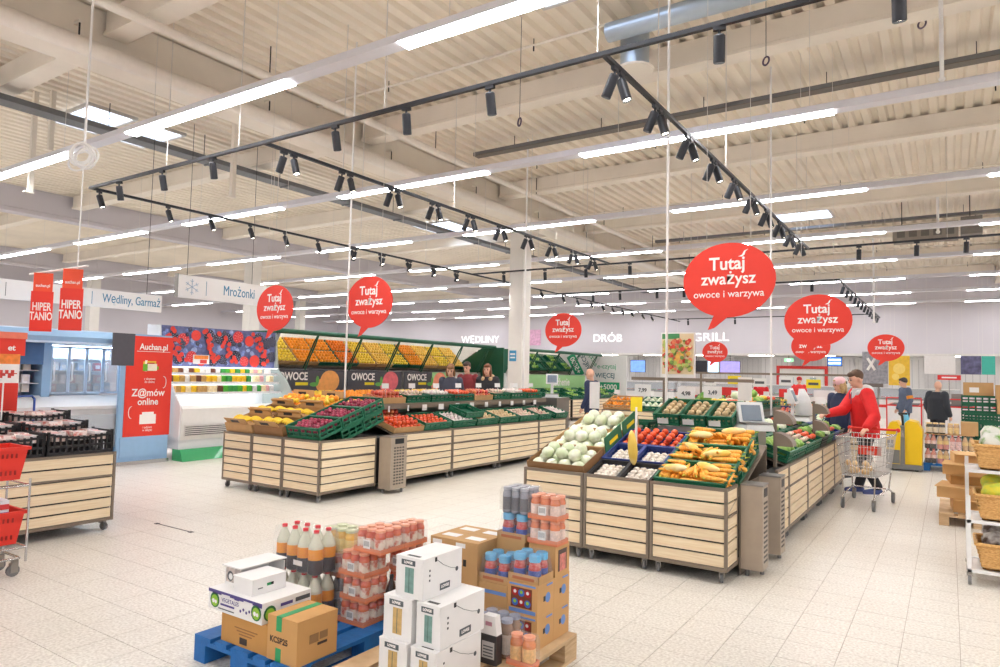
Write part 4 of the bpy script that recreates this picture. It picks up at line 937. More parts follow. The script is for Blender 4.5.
for i, (x, y, lab) in enumerate(((-7.02, 3.02, 'front right one at the cabinet corner'), (-7.02, 2.4, 'front left one by the red basket'), (-7.45, 2.98, 'second row, behind the corner crate'), (-7.45, 2.36, 'second row, left'), (-7.88, 3.0, 'back row, right'), (-7.88, 2.38, 'back row, left'))):
    z = .776 + (0, 0, .07, .07, .15, .15)[i]; tag(inst('black_crate', BCR, None, (x, y, z), (0, 0, PI / 2)), 'black plastic crate of packed meat, ' + lab, 'crate', 'black meat crates')
    for a in range(3):
        for b in range(2):
            for L in range(2):
                o = inst('meat_pack', MEATP[(a + b + L) % 2], None, (x - .108 - .184 * b, y + .11 + .19 * a, z + .13 + .046 * L + random.uniform(0, .004)), (random.uniform(-.02, .02), random.uniform(-.02, .02), PI / 2 if False else random.uniform(-.06, .06)), .88)
                tag(o, 'meat tray in the %s crate, %s layer, %s row, %s' % (ORD[i], ['lower', 'upper'][L], ['near', 'far'][b], ['left', 'middle', 'right'][a]), 'meat pack', 'packed meat trays')
for k in range(2): tag(MB().box(-.4, 0, -1.25, 0, 0, (.069, .149)[k], DARK).build('riser', None, (-7.44 - .43 * k, 3.62, .776)), 'dark riser under the %s row of black crates' % ['second', 'back'][k], 'riser')
# price board on a stick
r = thing('price_board', 'white price board with red meat pictures on a thin pole', 'price sign', (-7.862, 2.95, .999))
MB().tube((0, 0, -.22), (0, 0, .46), .008, POLE, 6).build('pole', r)
MB().box(-.008, .008, -.2, .13, .44, .73, PAPER).build('board', r); MB().box(.0085, .0095, -.2, .13, .63, .73, mat('orange_banner', (244, 140, 60), .5, var=.2, scale=20)).build('banner', r)
m = MB()
for k in range(9): m.box(.0085, .0095, -.12 + .025 * k, -.09 + .025 * k, .49 + .02 * (k % 3), .54 + .03 * (k % 2), mat('strawberry_red', (214, 70, 62), .5))
m.build('picture', r)
# red promotion block
r = thing('promo_block', 'red promotion stand at the far left edge', 'display stand', (-8.42, 1.9, 0))
MB().box(-.9, 0, 0, 1.4, .0, 1.72, RED).build('panel', r); MB().box(-.95, .04, -.02, 1.43, 1.72, 1.96, SIGNRED).build('header', r); MB().box(-.95, .05, -.02, 1.44, 1.9, 1.97, mat('salmon_top', (244, 130, 104), .5)).build('top_band', r)
text('lettering', 'et', .085, SIGNWHITE, r, (.042, 1.3, 1.8), FACE_E, bold=.002)
# ---- basket trolley
r = thing('basket_trolley', 'chrome wire trolley frame holding two red baskets', 'trolley', (-6.3, 1.88, 0))
w_ = [(-.025, 0), (.375, 0), (.375, .58), (-.025, .58)]
for z in (.23, .70): MB().path([(a - .04, b, z) for a, b in w_] + [(-.065, 0, z)], .008, CHROME, 6).build('wire_ring', r)
for a, b in ((-.065, .0), (.335, 0), (.335, .58), (-.065, .58)): MB().path([(a, b, .12), (a, b, .75)], .009, CHROME, 6).build('upright', r)
MB().path([(-.04, .02, .14), (.28, .02, .14), (.28, .56, .14), (-.04, .56, .14), (-.04, .02, .14)], .01, CHROME, 6).build('base_frame', r)
for a, b in ((.0, .06), (.25, .06), (.25, .54), (0, .54)):
    o = MB().box(-.02, .02, -.02, .02, .09, .125, GREYM).box(-.022, -.016, -.03, .02, .03, .1, GREYM).box(.016, .022, -.03, .02, .03, .1, GREYM).build('caster', r, (a, b, 0)); 
    m = MB().tube((-.013, -.01, .045), (.013, -.01, .045), .045, RUBBER, 12); m.build('wheel', o)
def basket(lab, z):
    t = thing('shopping_basket', lab, 'basket', (-6.33, 1.9, z), 0, 'red shopping baskets')
    m = MB(); W, D, H = .34, .545, .24; f = .86
    lo = [(W * (1 - f) / 2, D * (1 - f) / 2), (W * (1 + f) / 2, D * (1 - f) / 2), (W * (1 + f) / 2, D * (1 + f) / 2), (W * (1 - f) / 2, D * (1 + f) / 2)]; hi = [(0, 0), (W, 0), (W, D), (0, D)]
    vs = [(x, y, 0) for x, y in lo] + [(x, y, H) for x, y in hi]; m.add(vs, [(0, 1, 2, 3)] + [(k, (k + 1) % 4, 4 + (k + 1) % 4, 4 + k) for k in range(4)], RED)
    m.build('tub', t)
    MB().box(-.015, W + .015, -.015, .004, H - .012, H + .012, RED).box(-.015, W + .015, D - .004, D + .015, H - .012, H + .012, RED).box(-.015, .004, 0, D, H - .012, H + .012, RED).box(W - .004, W + .015, 0, D, H - .012, H + .012, RED).build('rim', t)
    m = MB()
    for q in range(14):
        for zz in (.04, .17): m.box(W * .93 + zz * .08 + .002, W * .95 + zz * .08 + .003, .06 + .031 * q, .071 + .031 * q, zz, zz + .032, mat('slot_dark', (150, 24, 18), .6))
    m.build('slots', t)['kind'] = 'stuff'
    return t
basket('red plastic basket on the upper level of the wire trolley', .745); basket('red plastic basket on the lower level, holding a white and blue pack', .255)
o = MB().box(0, .22, 0, .3, 0, .17, mat('tissue_pack', (238, 240, 246), .4, var=.03)).box(.2205, .2215, .0, .3, .03, .08, mat('pack_blue', (40, 70, 170), .5)).box(.2205, .2215, .05, .3, .1, .14, mat('pack_red', (220, 70, 70), .5)).box(.0, .22, .1, .2, .1705, .172, MATS['pack_red']).build('paper_pack', None, (-6.27, 2.06, .42)); tag(o, 'white, blue and red wrapped pack sticking out of the lower red basket', 'package'); o.location.z = .42
# ---- upright freezers facing the aisle
r = thing('freezer_cabinet', 'light blue upright freezer with four glass doors behind the meat crates', 'freezer', (-12.55, 3.9, 0)); FL = 2.22
MB().box(0, .12, 0, FL, 0, 2.05, LBLUE2).box(.12, 1.1, 0, FL, 0, .3, LBLUE).build('carcass', r)
MB().box(.12, .75, .0, .06, .3, 2.05, LBLUE).build('side_panel', r); MB().box(.12, .8, 1.02, 1.14, .3, 2.05, LBLUE).build('side_panel', r)
MB().box(.12, .74, .06, FL, 1.93, 1.97, INTW).build('inner_top', r)
MB().box(.4, .7, 1.15, FL, 1.9, 1.925, mat('freezer_light', (240, 248, 255), .5, var=0, emit=16.0)).build('inner_light', r)
MB().prism([(.1, 2.05), (1.16, 1.98), (1.19, 2.06), (1.1, 2.16), (.1, 2.22)], FL, 'y', 0, LBLUE).build('canopy', r); MB().box(.95, 1.17, .0, FL, 1.955, 1.985, LBLUE2).build('canopy_lip', r)
MB().prism([(.74, 1.02), (1.16, .93), (1.18, .98), (.74, 1.14)], FL, 'y', 0, INTW).build('sill', r)
MB().box(1.1, 1.15, 0, FL, .3, .94, mat('chest_front', (196, 198, 200), .4)).build('chest_front', r); MB().box(.78, 1.1, 0, FL, .3, .5, INTW).build('chest_floor', r)
for k in range(2): MB().box(1.152, 1.156, .2 + 1.0 * k, 1.05 + 1.0 * k, .5, .84, GLASS).build('chest_window', r)
MB().box(.8, .82, .62, 1.02, 1.62, 1.96, DBLUE).build('blue_panel', r)
for z in (1.32, 1.52, 1.72): MB().box(.13, .7, .07, FL - .01, z, z + .012, INTW).build('shelf', r)
for k in range(4):
    y0 = 1.15 + .265 * k; d = MB().box(.745, .775, y0, y0 + .022, 1.16, 1.92, LBLUE2).box(.745, .775, y0 + .24, y0 + .262, 1.16, 1.92, LBLUE2).box(.745, .775, y0, y0 + .262, 1.16, 1.19, LBLUE2).box(.745, .775, y0, y0 + .262, 1.89, 1.92, LBLUE2).build('door', r)
    MB().box(.757, .763, y0 + .022, y0 + .24, 1.19, 1.89, GLASS).build('pane', d); MB().path([(.78, y0 + .03, 1.36), (.82, y0 + .03, 1.38), (.82, y0 + .03, 1.64), (.78, y0 + .03, 1.66)], .012, INTW, 6).build('handle', d)
cols = [(244, 244, 248), (214, 228, 244), (234, 206, 212), (206, 60, 70), (240, 236, 226), (176, 202, 232)]
FP = [MB().box(-.05, .05, -.05, .05, 0, .13, mat('frozen_pack_%d' % i, c, .4, var=.15, scale=30)).box(.0505, .051, -.035, .035, .03, .09, PAPER).mesh('frozen_pack') for i, c in enumerate(cols)]
for s_, z in enumerate((1.19, 1.333, 1.533, 1.733)):
    for k in range(15):
        if random.random() < .1 or 4.84 < 4.1 + .135 * k < 5.12: continue
        tag(inst('frozen_pack', random.choice(FP), None, (-11.95 - .1 * random.random(), 4.1 + .135 * k, z), (0, 0, random.uniform(-.1, .1))), 'frozen food pack behind the freezer glass, %s shelf, %s from left' % (['bottom', 'second', 'third', 'top'][s_], ORD[k]), 'frozen food', 'frozen packs in the upright freezer')
# loop trolley handle in blue in front of the freezer
m = MB().path([(-.14, 0, 0), (-.14, 0, .22), (-.1, 0, .26), (.1, 0, .26), (.14, 0, .22), (.14, 0, 0)], .014, mat('blue_tube', (40, 80, 160), .4), 8); r = thing('hand_truck', 'blue tube handle of a hand truck in front of the freezer', 'hand truck', (-10.0, 4.0, 0), PI / 2 + .3)
m.build('handle', r, (0, 0, .95)); MB().path([(-.14, 0, .97), (-.14, 0, .06)], .014, MATS['blue_tube'], 8).path([(.14, 0, .97), (.14, 0, .06)], .014, MATS['blue_tube'], 8).build('side_rails', r); MB().box(-.25, .25, -.4, .4, .05, .1, MATS['blue_tube']).build('platform', r)
for a in (-.2, .2):
    for b in (-.3, .3): MB().tube((a - .015, b, .04), (a + .015, b, .04), .04, RUBBER, 10).build('wheel', r)
# ---- red advert panel at the freezer end
r = thing('advert_panel', 'red advert panel on a blue base between the freezer and the fridge wall', 'advert', (-11.28, 5.92, 0))
MB().box(-.06, -.01, -.05, .82, .06, 2.16, LBLUE).build('base_panel', r); MB().box(-.01, .006, .0, .81, .12, .46, LBLUE).box(-.06, .03, -.05, .83, .0, .06, CHROME).build('foot', r)
MB().box(-.0095, .004, .04, .83, .46, 2.13, SIGNRED).build('red_field', r); MB().box(-.0095, .007, -.2, .16, 1.63, 2.16, mat('slate_field', (82, 82, 90), .5)).build('slate_field', r)
text('lettering', 'Auchan.pl', .145, SIGNWHITE, r, (.009, .49, 1.95), FACE_E, bold=.003, ext=.0005, sx=.85)
m = MB().box(.008, .009, .2, .78, 1.872, 1.88, SIGNWHITE); m.build('underline', r)
m = MB()
random.seed(4)
for k in range(16): m.box(.0085 + .0002 * k, .009 + .0002 * k, .3 + random.random() * .26, .36 + random.random() * .26, 1.52 + random.random() * .1, 1.58 + random.random() * .16, mat('food_%d' % (k % 4), [(120, 180, 50), (240, 200, 60), (200, 30, 30), (250, 240, 220)][k % 4], .5))
m.build('food_picture', r)
text('lettering', 'z dostawa\ndo domu', .06, SIGNWHITE, r, (.008, .44, 1.39), FACE_E, ext=.0005, sx=.8); text('lettering', 'Z@mów', .17, SIGNWHITE, r, (.008, .43, 1.18), FACE_E, bold=.003, ext=.0005, sx=.9); text('lettering', 'online', .16, SIGNWHITE, r, (.008, .43, 1.03), FACE_E, bold=.003, ext=.0005, sx=.9)
for (cy, cz, s) in ((.68, 1.36, 1), (.16, .86, -1)): MB().path([(.009, cy + s * .05 * math.sin(a), cz + s * .1 * math.cos(a)) for a in [i * PI / 8 for i in range(9)]], .006, SIGNWHITE, 4).build('curved_arrow', r)
MB().box(.006, .008, .3, .58, .66, .82, SIGNWHITE).box(.006, .008, .34, .54, .82, .86, SIGNWHITE).build('bag_icon', r); text('lettering', 'i odbierz\nw sklepie', .055, SIGNWHITE, r, (.008, .44, .58), FACE_E, ext=.0005, sx=.8)
# ---- fridge wall with berry header
r = thing('fridge_case', 'white open fridge case under the berry header', 'fridge', (-12.3, 6.85, 0)); Ly = 2.5
MB().box(0, .1, 0, Ly, .2, 2.4, INTW).box(.1, 1.16, 0, Ly, .2, .36, INTW).build('carcass', r)
MB().prism([(1.0, .36), (1.2, .36), (1.24, .9), (1.18, .95), (1.08, .78)], Ly, 'y', 0, mat('case_front', (236, 234, 230), .4, var=.02)).build('front_bumper', r)
MB().box(.1, 1.08, .02, Ly - .02, .36, .78, INTW).build('bottom_deck', r)
MB().box(1.245, 1.25, .04, .95, .43, .62, mat('vent_back', (214, 210, 206), .5)).build('vent_panel', r)
for k in range(5): MB().box(1.25, 1.254, .06, .85, .445 + .034 * k, .457 + .034 * k, DARK).build('vent_slot', r)
GREENF = mat('green_skirting', (52, 168, 104), .3, var=.05, coat=.3)
MB().prism([(.98, 0), (1.3, 0), (1.22, .2), (.98, .2)], Ly, 'y', 0, GREENF).build('skirting', r)
for z, dpt in ((1.14, .62), (1.33, .56), (1.50, .5)):
    s = MB().box(.1, .1 + dpt, .03, Ly - .03, z, z + .015, INTW).box(.1 + dpt, .112 + dpt, .03, Ly - .03, z - .012, z + .03, mat('shelf_edge', (228, 228, 230), .4)).build('shelf', r)
    MB().box(.12, .08 + dpt, .05, Ly - .05, z - .014, z - .002, STRIP).build('shelf_light', s)
MB().box(.2, .62, .05, Ly - .05, 1.62, 1.635, STRIP).build('top_light', r)
endp = [(.1, .36), (1.2, .36), (1.2, .95), (1.02, 1.15), (.82, 1.42), (.55, 1.62), (.45, 2.38), (.1, 2.38)]
MB().prism(endp, .03, 'y', Ly, mat('case_end_glass', (200, 212, 208), .15, var=0, alpha=.55)).build('end_panel', r); MB().prism(endp, .03, 'y', -.03, INTW).build('end_panel', r)
NAVY = mat('berry_ground', (104, 112, 158), .5, var=.35, scale=14)
h = MB().box(.36, .44, 0, Ly + .04, 1.64, 2.38, NAVY).build('header', r)
random.seed(21)
BR = [mat('berry_blue', (128, 150, 210), .5, var=.25, scale=30), speckle('berry_black', (168, 166, 180), (40, 40, 58), 34, .5, .18, .5, kind='vor'), mat('berry_red', (232, 70, 58), .5, var=.1, scale=40), speckle('berry_rasp', (250, 140, 136), (222, 62, 70), 30, .5, .15, .5, kind='vor'), mat('berry_pale', (170, 186, 226), .5, var=.2, scale=30)]
m = MB(); q = .4404
spots = []
for k in range(22): spots.append((.13 + .232 * (k % 11) + random.uniform(-.04, .04) + .1 * (k // 11), (1.82, 2.19)[k // 11] + random.uniform(-.06, .06), random.uniform(.095, .125), (1, 3, 1, 1, 2)[(k * 3) % 5]))
for k in range(110): spots.append((random.uniform(.05, Ly - .02), random.uniform(1.68, 2.34), random.uniform(.03, .055), random.choice((0, 4, 0, 1))))
for c in range(4):
    cx, cz = [.3, 1.0, 1.35, 2.15][c], 2.0
    for k in range(16): spots.append((cx + random.uniform(-.1, .1) + .02 * k - .16, cz + .3 - .038 * k + random.uniform(-.04, .04), .045, 2))
DRU = [mat('drupe_dark', (52, 54, 78), .5), mat('drupe_light', (168, 172, 196), .5), mat('drupe_red', (226, 62, 66), .5), mat('drupe_pink', (252, 156, 150), .5)]
lay = [0]
def dot(cy, cz, rad, mt, n=9):
    lay[0] += 1; qq = q + .00002 * lay[0]
    m.add([(qq, cy + rad * math.cos(a), cz + rad * math.sin(a)) for a in [2 * PI * t / n for t in range(n)]], [tuple(range(n))], mt)
spots.sort(key=lambda t: (0, 2, 3, 2, 1)[t[3]])
for i, (cy, cz, rad, kk) in enumerate(spots):
    cz = min(max(cz, 1.645 + rad), 2.375 - rad); cy = min(max(cy, rad), Ly + .04 - rad)
    dot(cy, cz, rad, BR[kk], 12)
    if kk in (1, 3):
        rad *= .95; dk, lt = (DRU[0], DRU[1]) if kk == 1 else (DRU[2], DRU[3])
        for ring_, nn in ((.72, 9), (.36, 6), (0, 1)):
            for t in range(nn):
                ang = 2 * PI * t / nn + ring_ * 2; u, w_q = cy + rad * ring_ * math.cos(ang), cz + rad * ring_ * math.sin(ang); dot(u, w_q, rad * .27, dk, 7); dot(u + rad * .05, w_q + rad * .07, rad * .1, lt, 5)
    elif kk in (0, 4): dot(cy + rad * .3, cz + rad * .3, rad * .3, BR[4], 6)
m.build('berry_print', h)['kind'] = 'stuff'
MB().box(.49, .5, .62, .95, 1.69, 1.86, PAPER).box(.5005, .501, .64, .93, 1.78, 1.85, MATS['orange_banner']).box(.5005, .501, .76, .9, 1.7, 1.77, MATS['strawberry_red']).build('price_poster', r)
PACKC = [(236, 214, 170), (240, 190, 40), (110, 62, 40), (214, 100, 40), (80, 170, 50), (226, 220, 214), (200, 156, 90), (60, 150, 70), (214, 160, 160)]
PK = [MB().box(-.06, .05, -.05, .05, 0, .12, mat('chilled_pack_%d' % i, c, .35, var=.2, scale=30)).box(-.05, .04, -.04, .04, .12, .132, mat('chilled_lid_%d' % i, [min(255, v + 25) for v in c], .3)).mesh('chilled_pack') for i, c in enumerate(PACKC)]
for s_, (z, xx) in enumerate(((.782, .9), (1.156, .55), (1.346, .5), (1.516, .45))):
    for k in range(22):
        if random.random() < .06: continue
        f = k / 22; pal = [0, 1, 5, 6, 0, 2] if f < .5 else ([4, 7, 4, 1] if f < .75 else [8, 5, 0, 7])
        if s_ == 0: pal = [0, 5, 6, 0]
        tag(inst('chilled_pack', PK[random.choice(pal)], None, (-12.3 + xx - random.uniform(0, .05), 6.93 + .109 * k, z), (0, 0, random.uniform(-.05, .05)), (.85, .95, .7) if s_ == 3 else None), 'chilled food pack in the fridge case, %s shelf, %s from left' % (['bottom', 'second', 'third', 'top'][s_], ORD[k]), 'food pack', 'chilled packs in the fridge case')
# ---- hanging department boards and shelf promo signs
TEAL = mat('teal_lettering', (60, 140, 176), .5)
r = thing('department_board', 'white hanging board reading Wędliny, Garmaż', 'sign', (-13.0, 4.2, 2.69)); MB().box(-.04, 0, 0, 3.3, 0, .33, SIGNWHITE).build('board', r)
text('lettering', 'Wędliny, Garmaż', .23, TEAL, r, (.002, 2.72, .17), FACE_E, bold=0, sx=.66); MB().box(0, .002, 1.98, 1.99, .05, .28, TEAL).box(0, .002, .62, .63, .05, .28, GREYM).build('divider', r)
MB().path([(.001, .1, .06), (.001, .1, .2), (.001, .17, .26), (.001, .24, .2), (.001, .24, .06), (.001, .32, .06), (.001, .32, .22), (.001, .4, .22), (.001, .4, .06)], .006, GREYM, 4).build('house_icon', r)
for y in (.3, 3.0): MB().tube((-.02, y, .33), (-.02, y, ZD - 2.70), .005, DARK, 5).build('suspension_wire', r)
r = thing('department_board', 'white hanging board reading Mrożonki with a snowflake', 'sign', (-12.96, 7.8, 3.04)); MB().box(-.12, 0, 0, 2.35, 0, .46, SIGNWHITE).box(-.121, .001, -.012, 0, -.01, .47, GREYM).build('board', r)
text('lettering', 'Mrożonki', .3, TEAL, r, (.002, 1.42, .23), FACE_E, bold=0, sx=.66); MB().box(0, .002, .62, .63, .08, .38, TEAL).build('divider', r)
m = MB()
for k in range(3):
    a = k * PI / 3 + PI / 2; m.path([(.002, .3 - .16 * math.cos(a), .23 - .16 * math.sin(a)), (.002, .3 + .16 * math.cos(a), .23 + .16 * math.sin(a))], .007, mat('ice_blue', (170, 190, 210), .5), 4)
    for s in (-1, 1):
        for e in (-1, 1): c = (.3 + s * .1 * math.cos(a), .23 + s * .1 * math.sin(a)); m.path([(.002, *c), (.002, c[0] + .05 * math.cos(a + e * .9) * s, c[1] + .05 * math.sin(a + e * .9) * s)], .005, MATS['ice_blue'], 4)
m.build('snowflake', r)
for y in (.2, 1.75): MB().tube((-.03, y, .46), (-.03, y, ZD - 3.05), .005, DARK, 5).build('suspension_wire', r)
c0 = at(30, 274, 8.4); c1 = at(88, 266, 7.57); cm = (c0 + c1) / 2; dv = c1 - c0; ra = math.atan2(dv.y, dv.x); LR = math.hypot(dv.x, dv.y)
r = thing('hanging_rail', 'thin white rail on a cord carrying two red sale signs', 'rail', cm, ra)
MB().tube((-LR / 2, 0, 0), (LR / 2, 0, 0), .012, POLE, 6).build('rod', r)
for k, (f, lab) in enumerate(((.26, 'left red hanging sign reading HIPER TANIO'), (.77, 'right red hanging sign reading HIPER TANIO, slightly nearer'))):
    p = c0 + dv * f; p.z -= .715; t = thing('sale_sign', lab, 'sign', p, math.atan2(-p.x, p.y) - .25, 'red sale signs')
    MB().box(-.1, .1, -.004, .004, .44, .703, mat('sale_orange', (240, 84, 50), .5, var=.02)).build('upper_card', t); MB().box(-.115, .115, -.012, -.005, 0, .48, SIGNRED).build('lower_card', t)
    text('lettering', 'HIPER\nTANIO', .135, SIGNWHITE, t, (0, -.0135, .235), FACE_S, bold=.003, ext=.0006, sx=.56); text('lettering', 'auchan.pl', .05, SIGNWHITE, t, (0, -.0055, .55), FACE_S, bold=.001, ext=.0005, sx=.8)
# ---- red speech-bubble signs
def bubble(lab, x, y, z, top=ZD - .004):
    t = thing('bubble_sign', lab, 'sign', (x, y, z), 0, 'red speech-bubble signs'); a, b = .465, .385
    poly = []
    for k in range(40):
        th = -PI / 2 - .35 + 2 * PI * k / 40; poly.append((a * math.cos(th), b * math.sin(th)))
    # tail at the lower left
    tail = [(a * math.cos(-PI / 2 - .32), b * math.sin(-PI / 2 - .32)), (-.205, -.51), (-.14, -.49), (a * math.cos(-PI / 2 - .02), b * math.sin(-PI / 2 - .02))]
    MB().prism(poly, .012, 'y', -.006, SIGNRED).build('plate', t); MB().prism(tail, .012, 'y', -.006, SIGNRED).build('tail', t)
    text('lettering', 'Tutaj', .185, SIGNWHITE, t, (-.01, -.0075, .165), FACE_S, bold=.004, ext=.001, sx=.95); text('lettering', 'zważysz', .172, SIGNWHITE, t, (0, -.0075, .01), FACE_S, bold=.0025, ext=.001, sx=.95); text('lettering', 'owoce i warzywa', .104, SIGNWHITE, t, (0, -.0075, -.145), FACE_S, bold=.0006, ext=.001, sx=.97)
    MB().prism([(.1, .235), (.14, .25), (.16, .29), (.2, .305), (.175, .285), (.165, .25), (.14, .232)], .003, 'y', -.0095, SIGNWHITE).build('bird_mark', t)
    for s in (-.22, .22): MB().tube((s, 0, .3), (s, 0, top - z), .003, WIREM, 4).build('suspension_wire', t)
bubble('largest red speech-bubble sign above the middle island', -1.88, 7.07, 2.65); bubble('second red speech-bubble sign on the right, overlapping another behind it', -1.62, 11.0, 2.53); bubble('small red speech-bubble sign at the far right', -1.5, 22.3, 2.6)
bubble('tiny red speech-bubble sign under the GRILL letters', -7.2, 25.3, 2.58); bubble('red speech-bubble sign right of the square column', -7.32, 13.68, 2.65); bubble('red speech-bubble sign above the near end of the left island', -7.14, 7.28, 2.65)
bubble('leftmost red speech-bubble sign, before the berry header', -9.43, 7.4, 2.65); bubble('red speech-bubble sign half hidden behind the second right one', -2.95, 18.9, 2.5); bubble('red speech-bubble sign mostly hidden behind the food poster', -9.35, 26.8, 2.58)
# cable poles standing on the islands
pole(-2.69, 7.53, 0, ZD - .01, .016, 'white cable pole left of the largest bubble sign'); pole(-2.325, 11.24, 0, ZD - .01, .016, 'white cable pole right of the largest bubble sign')
pole(-7.5, 7.2, 0, ZD - .01, .014, 'white cable pole rising from the near end of the left island'); pole(-7.45, 12.2, 1.151, ZD - .01, .02, 'white cable pole in front of the square column')
# ================================================================== FRUIT WALLS WITH TILTED MIRRORS
MIRROR = mat('mirror_glass', (238, 240, 240), .03, 1.0, var=0); DKGREEN = mat('bottle_green_metal', (30, 92, 68), .4, .2, var=.03); SLATE = mat('slate_print', (74, 74, 82), .6, var=.03); PALEG = mat('pale_green_print', (168, 218, 150), .6, var=.05)
def mirror_wall(lab, y0, y1, arms):
    r = thing('mirror_canopy', lab, 'mirror canopy', (-12.45, y0, 0)); L = y1 - y0
    MB().box(-.85, -.1, 0, L, 0, 1.64, WHITE).build('back_wall', r)
    MB().prism([(0, 1.64), (.45, 2.42), (.43, 2.44), (-.03, 1.66)], L, 'y', 0, MIRROR).build('mirror', r)
    MB().tube((.45, -.2 if arms < 99 else 0, 2.45), (.45, L, 2.45), .055, DKGREEN, 10).build('front_bar', r)
    for k in range(arms): 
        y = (k + .75) * L / arms
        MB().path([(.46, y, 2.42), (.36, y, 2.2), (.18, y, 1.9), (.03, y, 1.62)], .018, DKGREEN, 6).build('arm', r)
    MB().prism([(-.85, 1.64), (-.1, 1.64), (.38, 2.46), (-.85, 2.46)], .04, 'y', -.05, DKGREEN).build('end_cheek', r)
    MB().box(-.85, -.05, 0, L, 1.645, 1.66, WHITE).box(-.85, -.83, 0, L, 1.66, 2.44, WHITE).box(-.83, .3, 0, L, 2.46, 2.475, WHITE).build('canopy_shell', r)
    return r
mirror_wall('tilted mirror canopy with green bar over the fruit wall', 9.62, 17.9, 6)
tag(MB().box(-13.3, -11.72, 0, .05, 0, 2.44, DKGREEN).build('end_wall', None, (0, 17.96, 0)), 'dark green end wall closing the fruit wall, behind three shoppers', 'panel')
# fruit panels
MANG = mat('mango_print', (250, 176, 96), .5, var=.15, scale=8); LEAF = mat('leaf_print', (104, 176, 84), .5, var=.1); PINKF = mat('pink_fruit_print', (232, 110, 120), .5, var=.2, scale=8); PEACH = mat('peach_print', (244, 150, 120), .5, var=.15, scale=8)
def yz_ellipse(m, x, cy, cz, a, b, mt, n=18): return m.add([(x, cy + a * math.cos(2 * PI * k / n), cz + b * math.sin(2 * PI * k / n)) for k in range(n)], [tuple(range(n))], mt)
for k, (y0, y1, fruit) in enumerate(((9.75, 11.9, MANG), (12.0, 14.0, PINKF), (14.1, 16.1, PEACH))):
    r = thing('fruit_panel', 'slate panel reading OWOCE with %s, on the fruit wall' % ['a mango and leaves', 'a pink apple', 'a peach on light green'][k], 'wall panel', (-12.42, y0, 1.06), 0, 'fruit wall panels'); L = y1 - y0
    MB().box(-.02, 0, 0, L, 0, .56, SLATE).build('panel', r)
    if k == 2: MB().box(0, .002, L * .6, L, 0, .56, PALEG).build('light_field', r)
    m = MB(); yz_ellipse(m, .004, L * .78, .3, .3, .26, fruit); yz_ellipse(m, .005, L * .66, .2, .17, .15, fruit); m.build('fruit_print', r)
    m = MB(); yz_ellipse(m, .006, L * .55, .22, .13, .05, LEAF); yz_ellipse(m, .0065, L * .6, .32, .05, .1, LEAF); m.build('leaf_print', r)
    text('lettering', 'OWOCE', .25, SIGNWHITE, r, (.003, L * .27, .4), FACE_E, bold=.006, sx=.85); MB().box(0, .003, L * .3, L * .47, .2, .27, YELLOW).build('yellow_print', r)
# tables below the mirror, seen in it
MAND = [MB().ball((0, 0, 0), .05, speckle('mandarin_peel', (238, 112, 14), (250, 140, 30), 20, .45, .3, .7, rnd=.12), 8, 6, (1, 1, .86)).mesh('mandarin')]
ORB = [MB().ball((0, 0, 0), .052, ORAM, 8, 6).mesh('orange')]; LEB = [MB().ball((0, 0, 0), .05, LEMM, 8, 6, (1, .88, .88)).mesh('lemon')]
GRF = [MB().ball((0, 0, 0), .056, speckle('grapefruit_peel', (250, 190, 60), (248, 214, 110), 12, .45, .3, .7, rnd=.08), 8, 6).mesh('grapefruit')]
seq = [('mandarin', MAND), ('lemon', LEB), ('orange', ORB), ('orange', ORB), ('mandarin', MAND), ('lemon', LEB), ('grapefruit', GRF), ('lemon', LEB), ('orange', ORB), ('grapefruit', GRF), ('lemon', LEB), ('grapefruit', GRF)]
for k in range(6):
    y0 = 9.7 + 1.36 * k
    stand('slatted fruit stand along the fruit wall, %s from the fridge case' % ORD[k], (-11.1, y0, 0), PI / 2, 1.35, .92); T = frame_of((-11.1, y0, 0), PI / 2)
    for j in range(2):
        nm, me_ = seq[2 * k + j]
        for q in range(2):
            M = put_crate(T, .02 + .665 * j, .455 * q, '%s crate of %ss on the fruit wall, %s pair from the fridge' % (['front', 'rear'][q], nm, ORD[2 * k + j]), .645, .445, .1, mt=[GREENC, CARD][(k + j) % 2])
            fill(M, .645, .445, .06, me_, .05, 0, nm, '%s in %s fruit wall crate, %s' % (nm, ORD[2 * k + j], ['front', 'rear'][q]), nm, '%ss on the fruit wall' % nm, layers=1, gap=2.04)
# second mirror wall beyond the column
mirror_wall('tilted mirror canopy over the green-fronted vegetable wall beyond the column', 19.4, 25.8, 4)
r = thing('vegetable_panel', 'pale green fascia with white lettering beyond the column', 'wall panel', (-12.44, 20.2, 1.06)); MB().box(-.02, 0, 0, 5.0, 0, .55, PALEG).build('panel', r); text('lettering', 'Auchenie', .4, SIGNWHITE, r, (.003, 2.9, .27), FACE_E, bold=.008)
for k in range(3):
    y0 = 19.5 + 2.05 * k; stand('slatted vegetable stand beyond the column, %s from it' % ORD[k], (-11.1, y0, 0), PI / 2, 1.9, .92); T = frame_of((-11.1, y0, 0), PI / 2)
    for j in range(3):
        for q in range(2):
            M = put_crate(T, .02 + .62 * j, .44 * q, 'green crate on the vegetable wall beyond the column, %s place, %s row' % (ORD[3 * k + j], ['front', 'rear'][q]), .58, .42, .12)
            if (j + q + k) % 2: fill(M, .58, .42, .03, LET, .072, 8, 'lettuce_head', 'lettuce in %s far wall crate, %s' % (ORD[3 * k + j], ['front', 'rear'][q]), 'lettuce', 'lettuce on the far wall', layers=1)
r = thing('end_wall', 'white end wall with green lettering closing the vegetable wall', 'panel', (-12.42, 25.9, 0)); MB().box(0, 1.5, 0, .05, 0, 2.45, WHITE).build('panel', r)
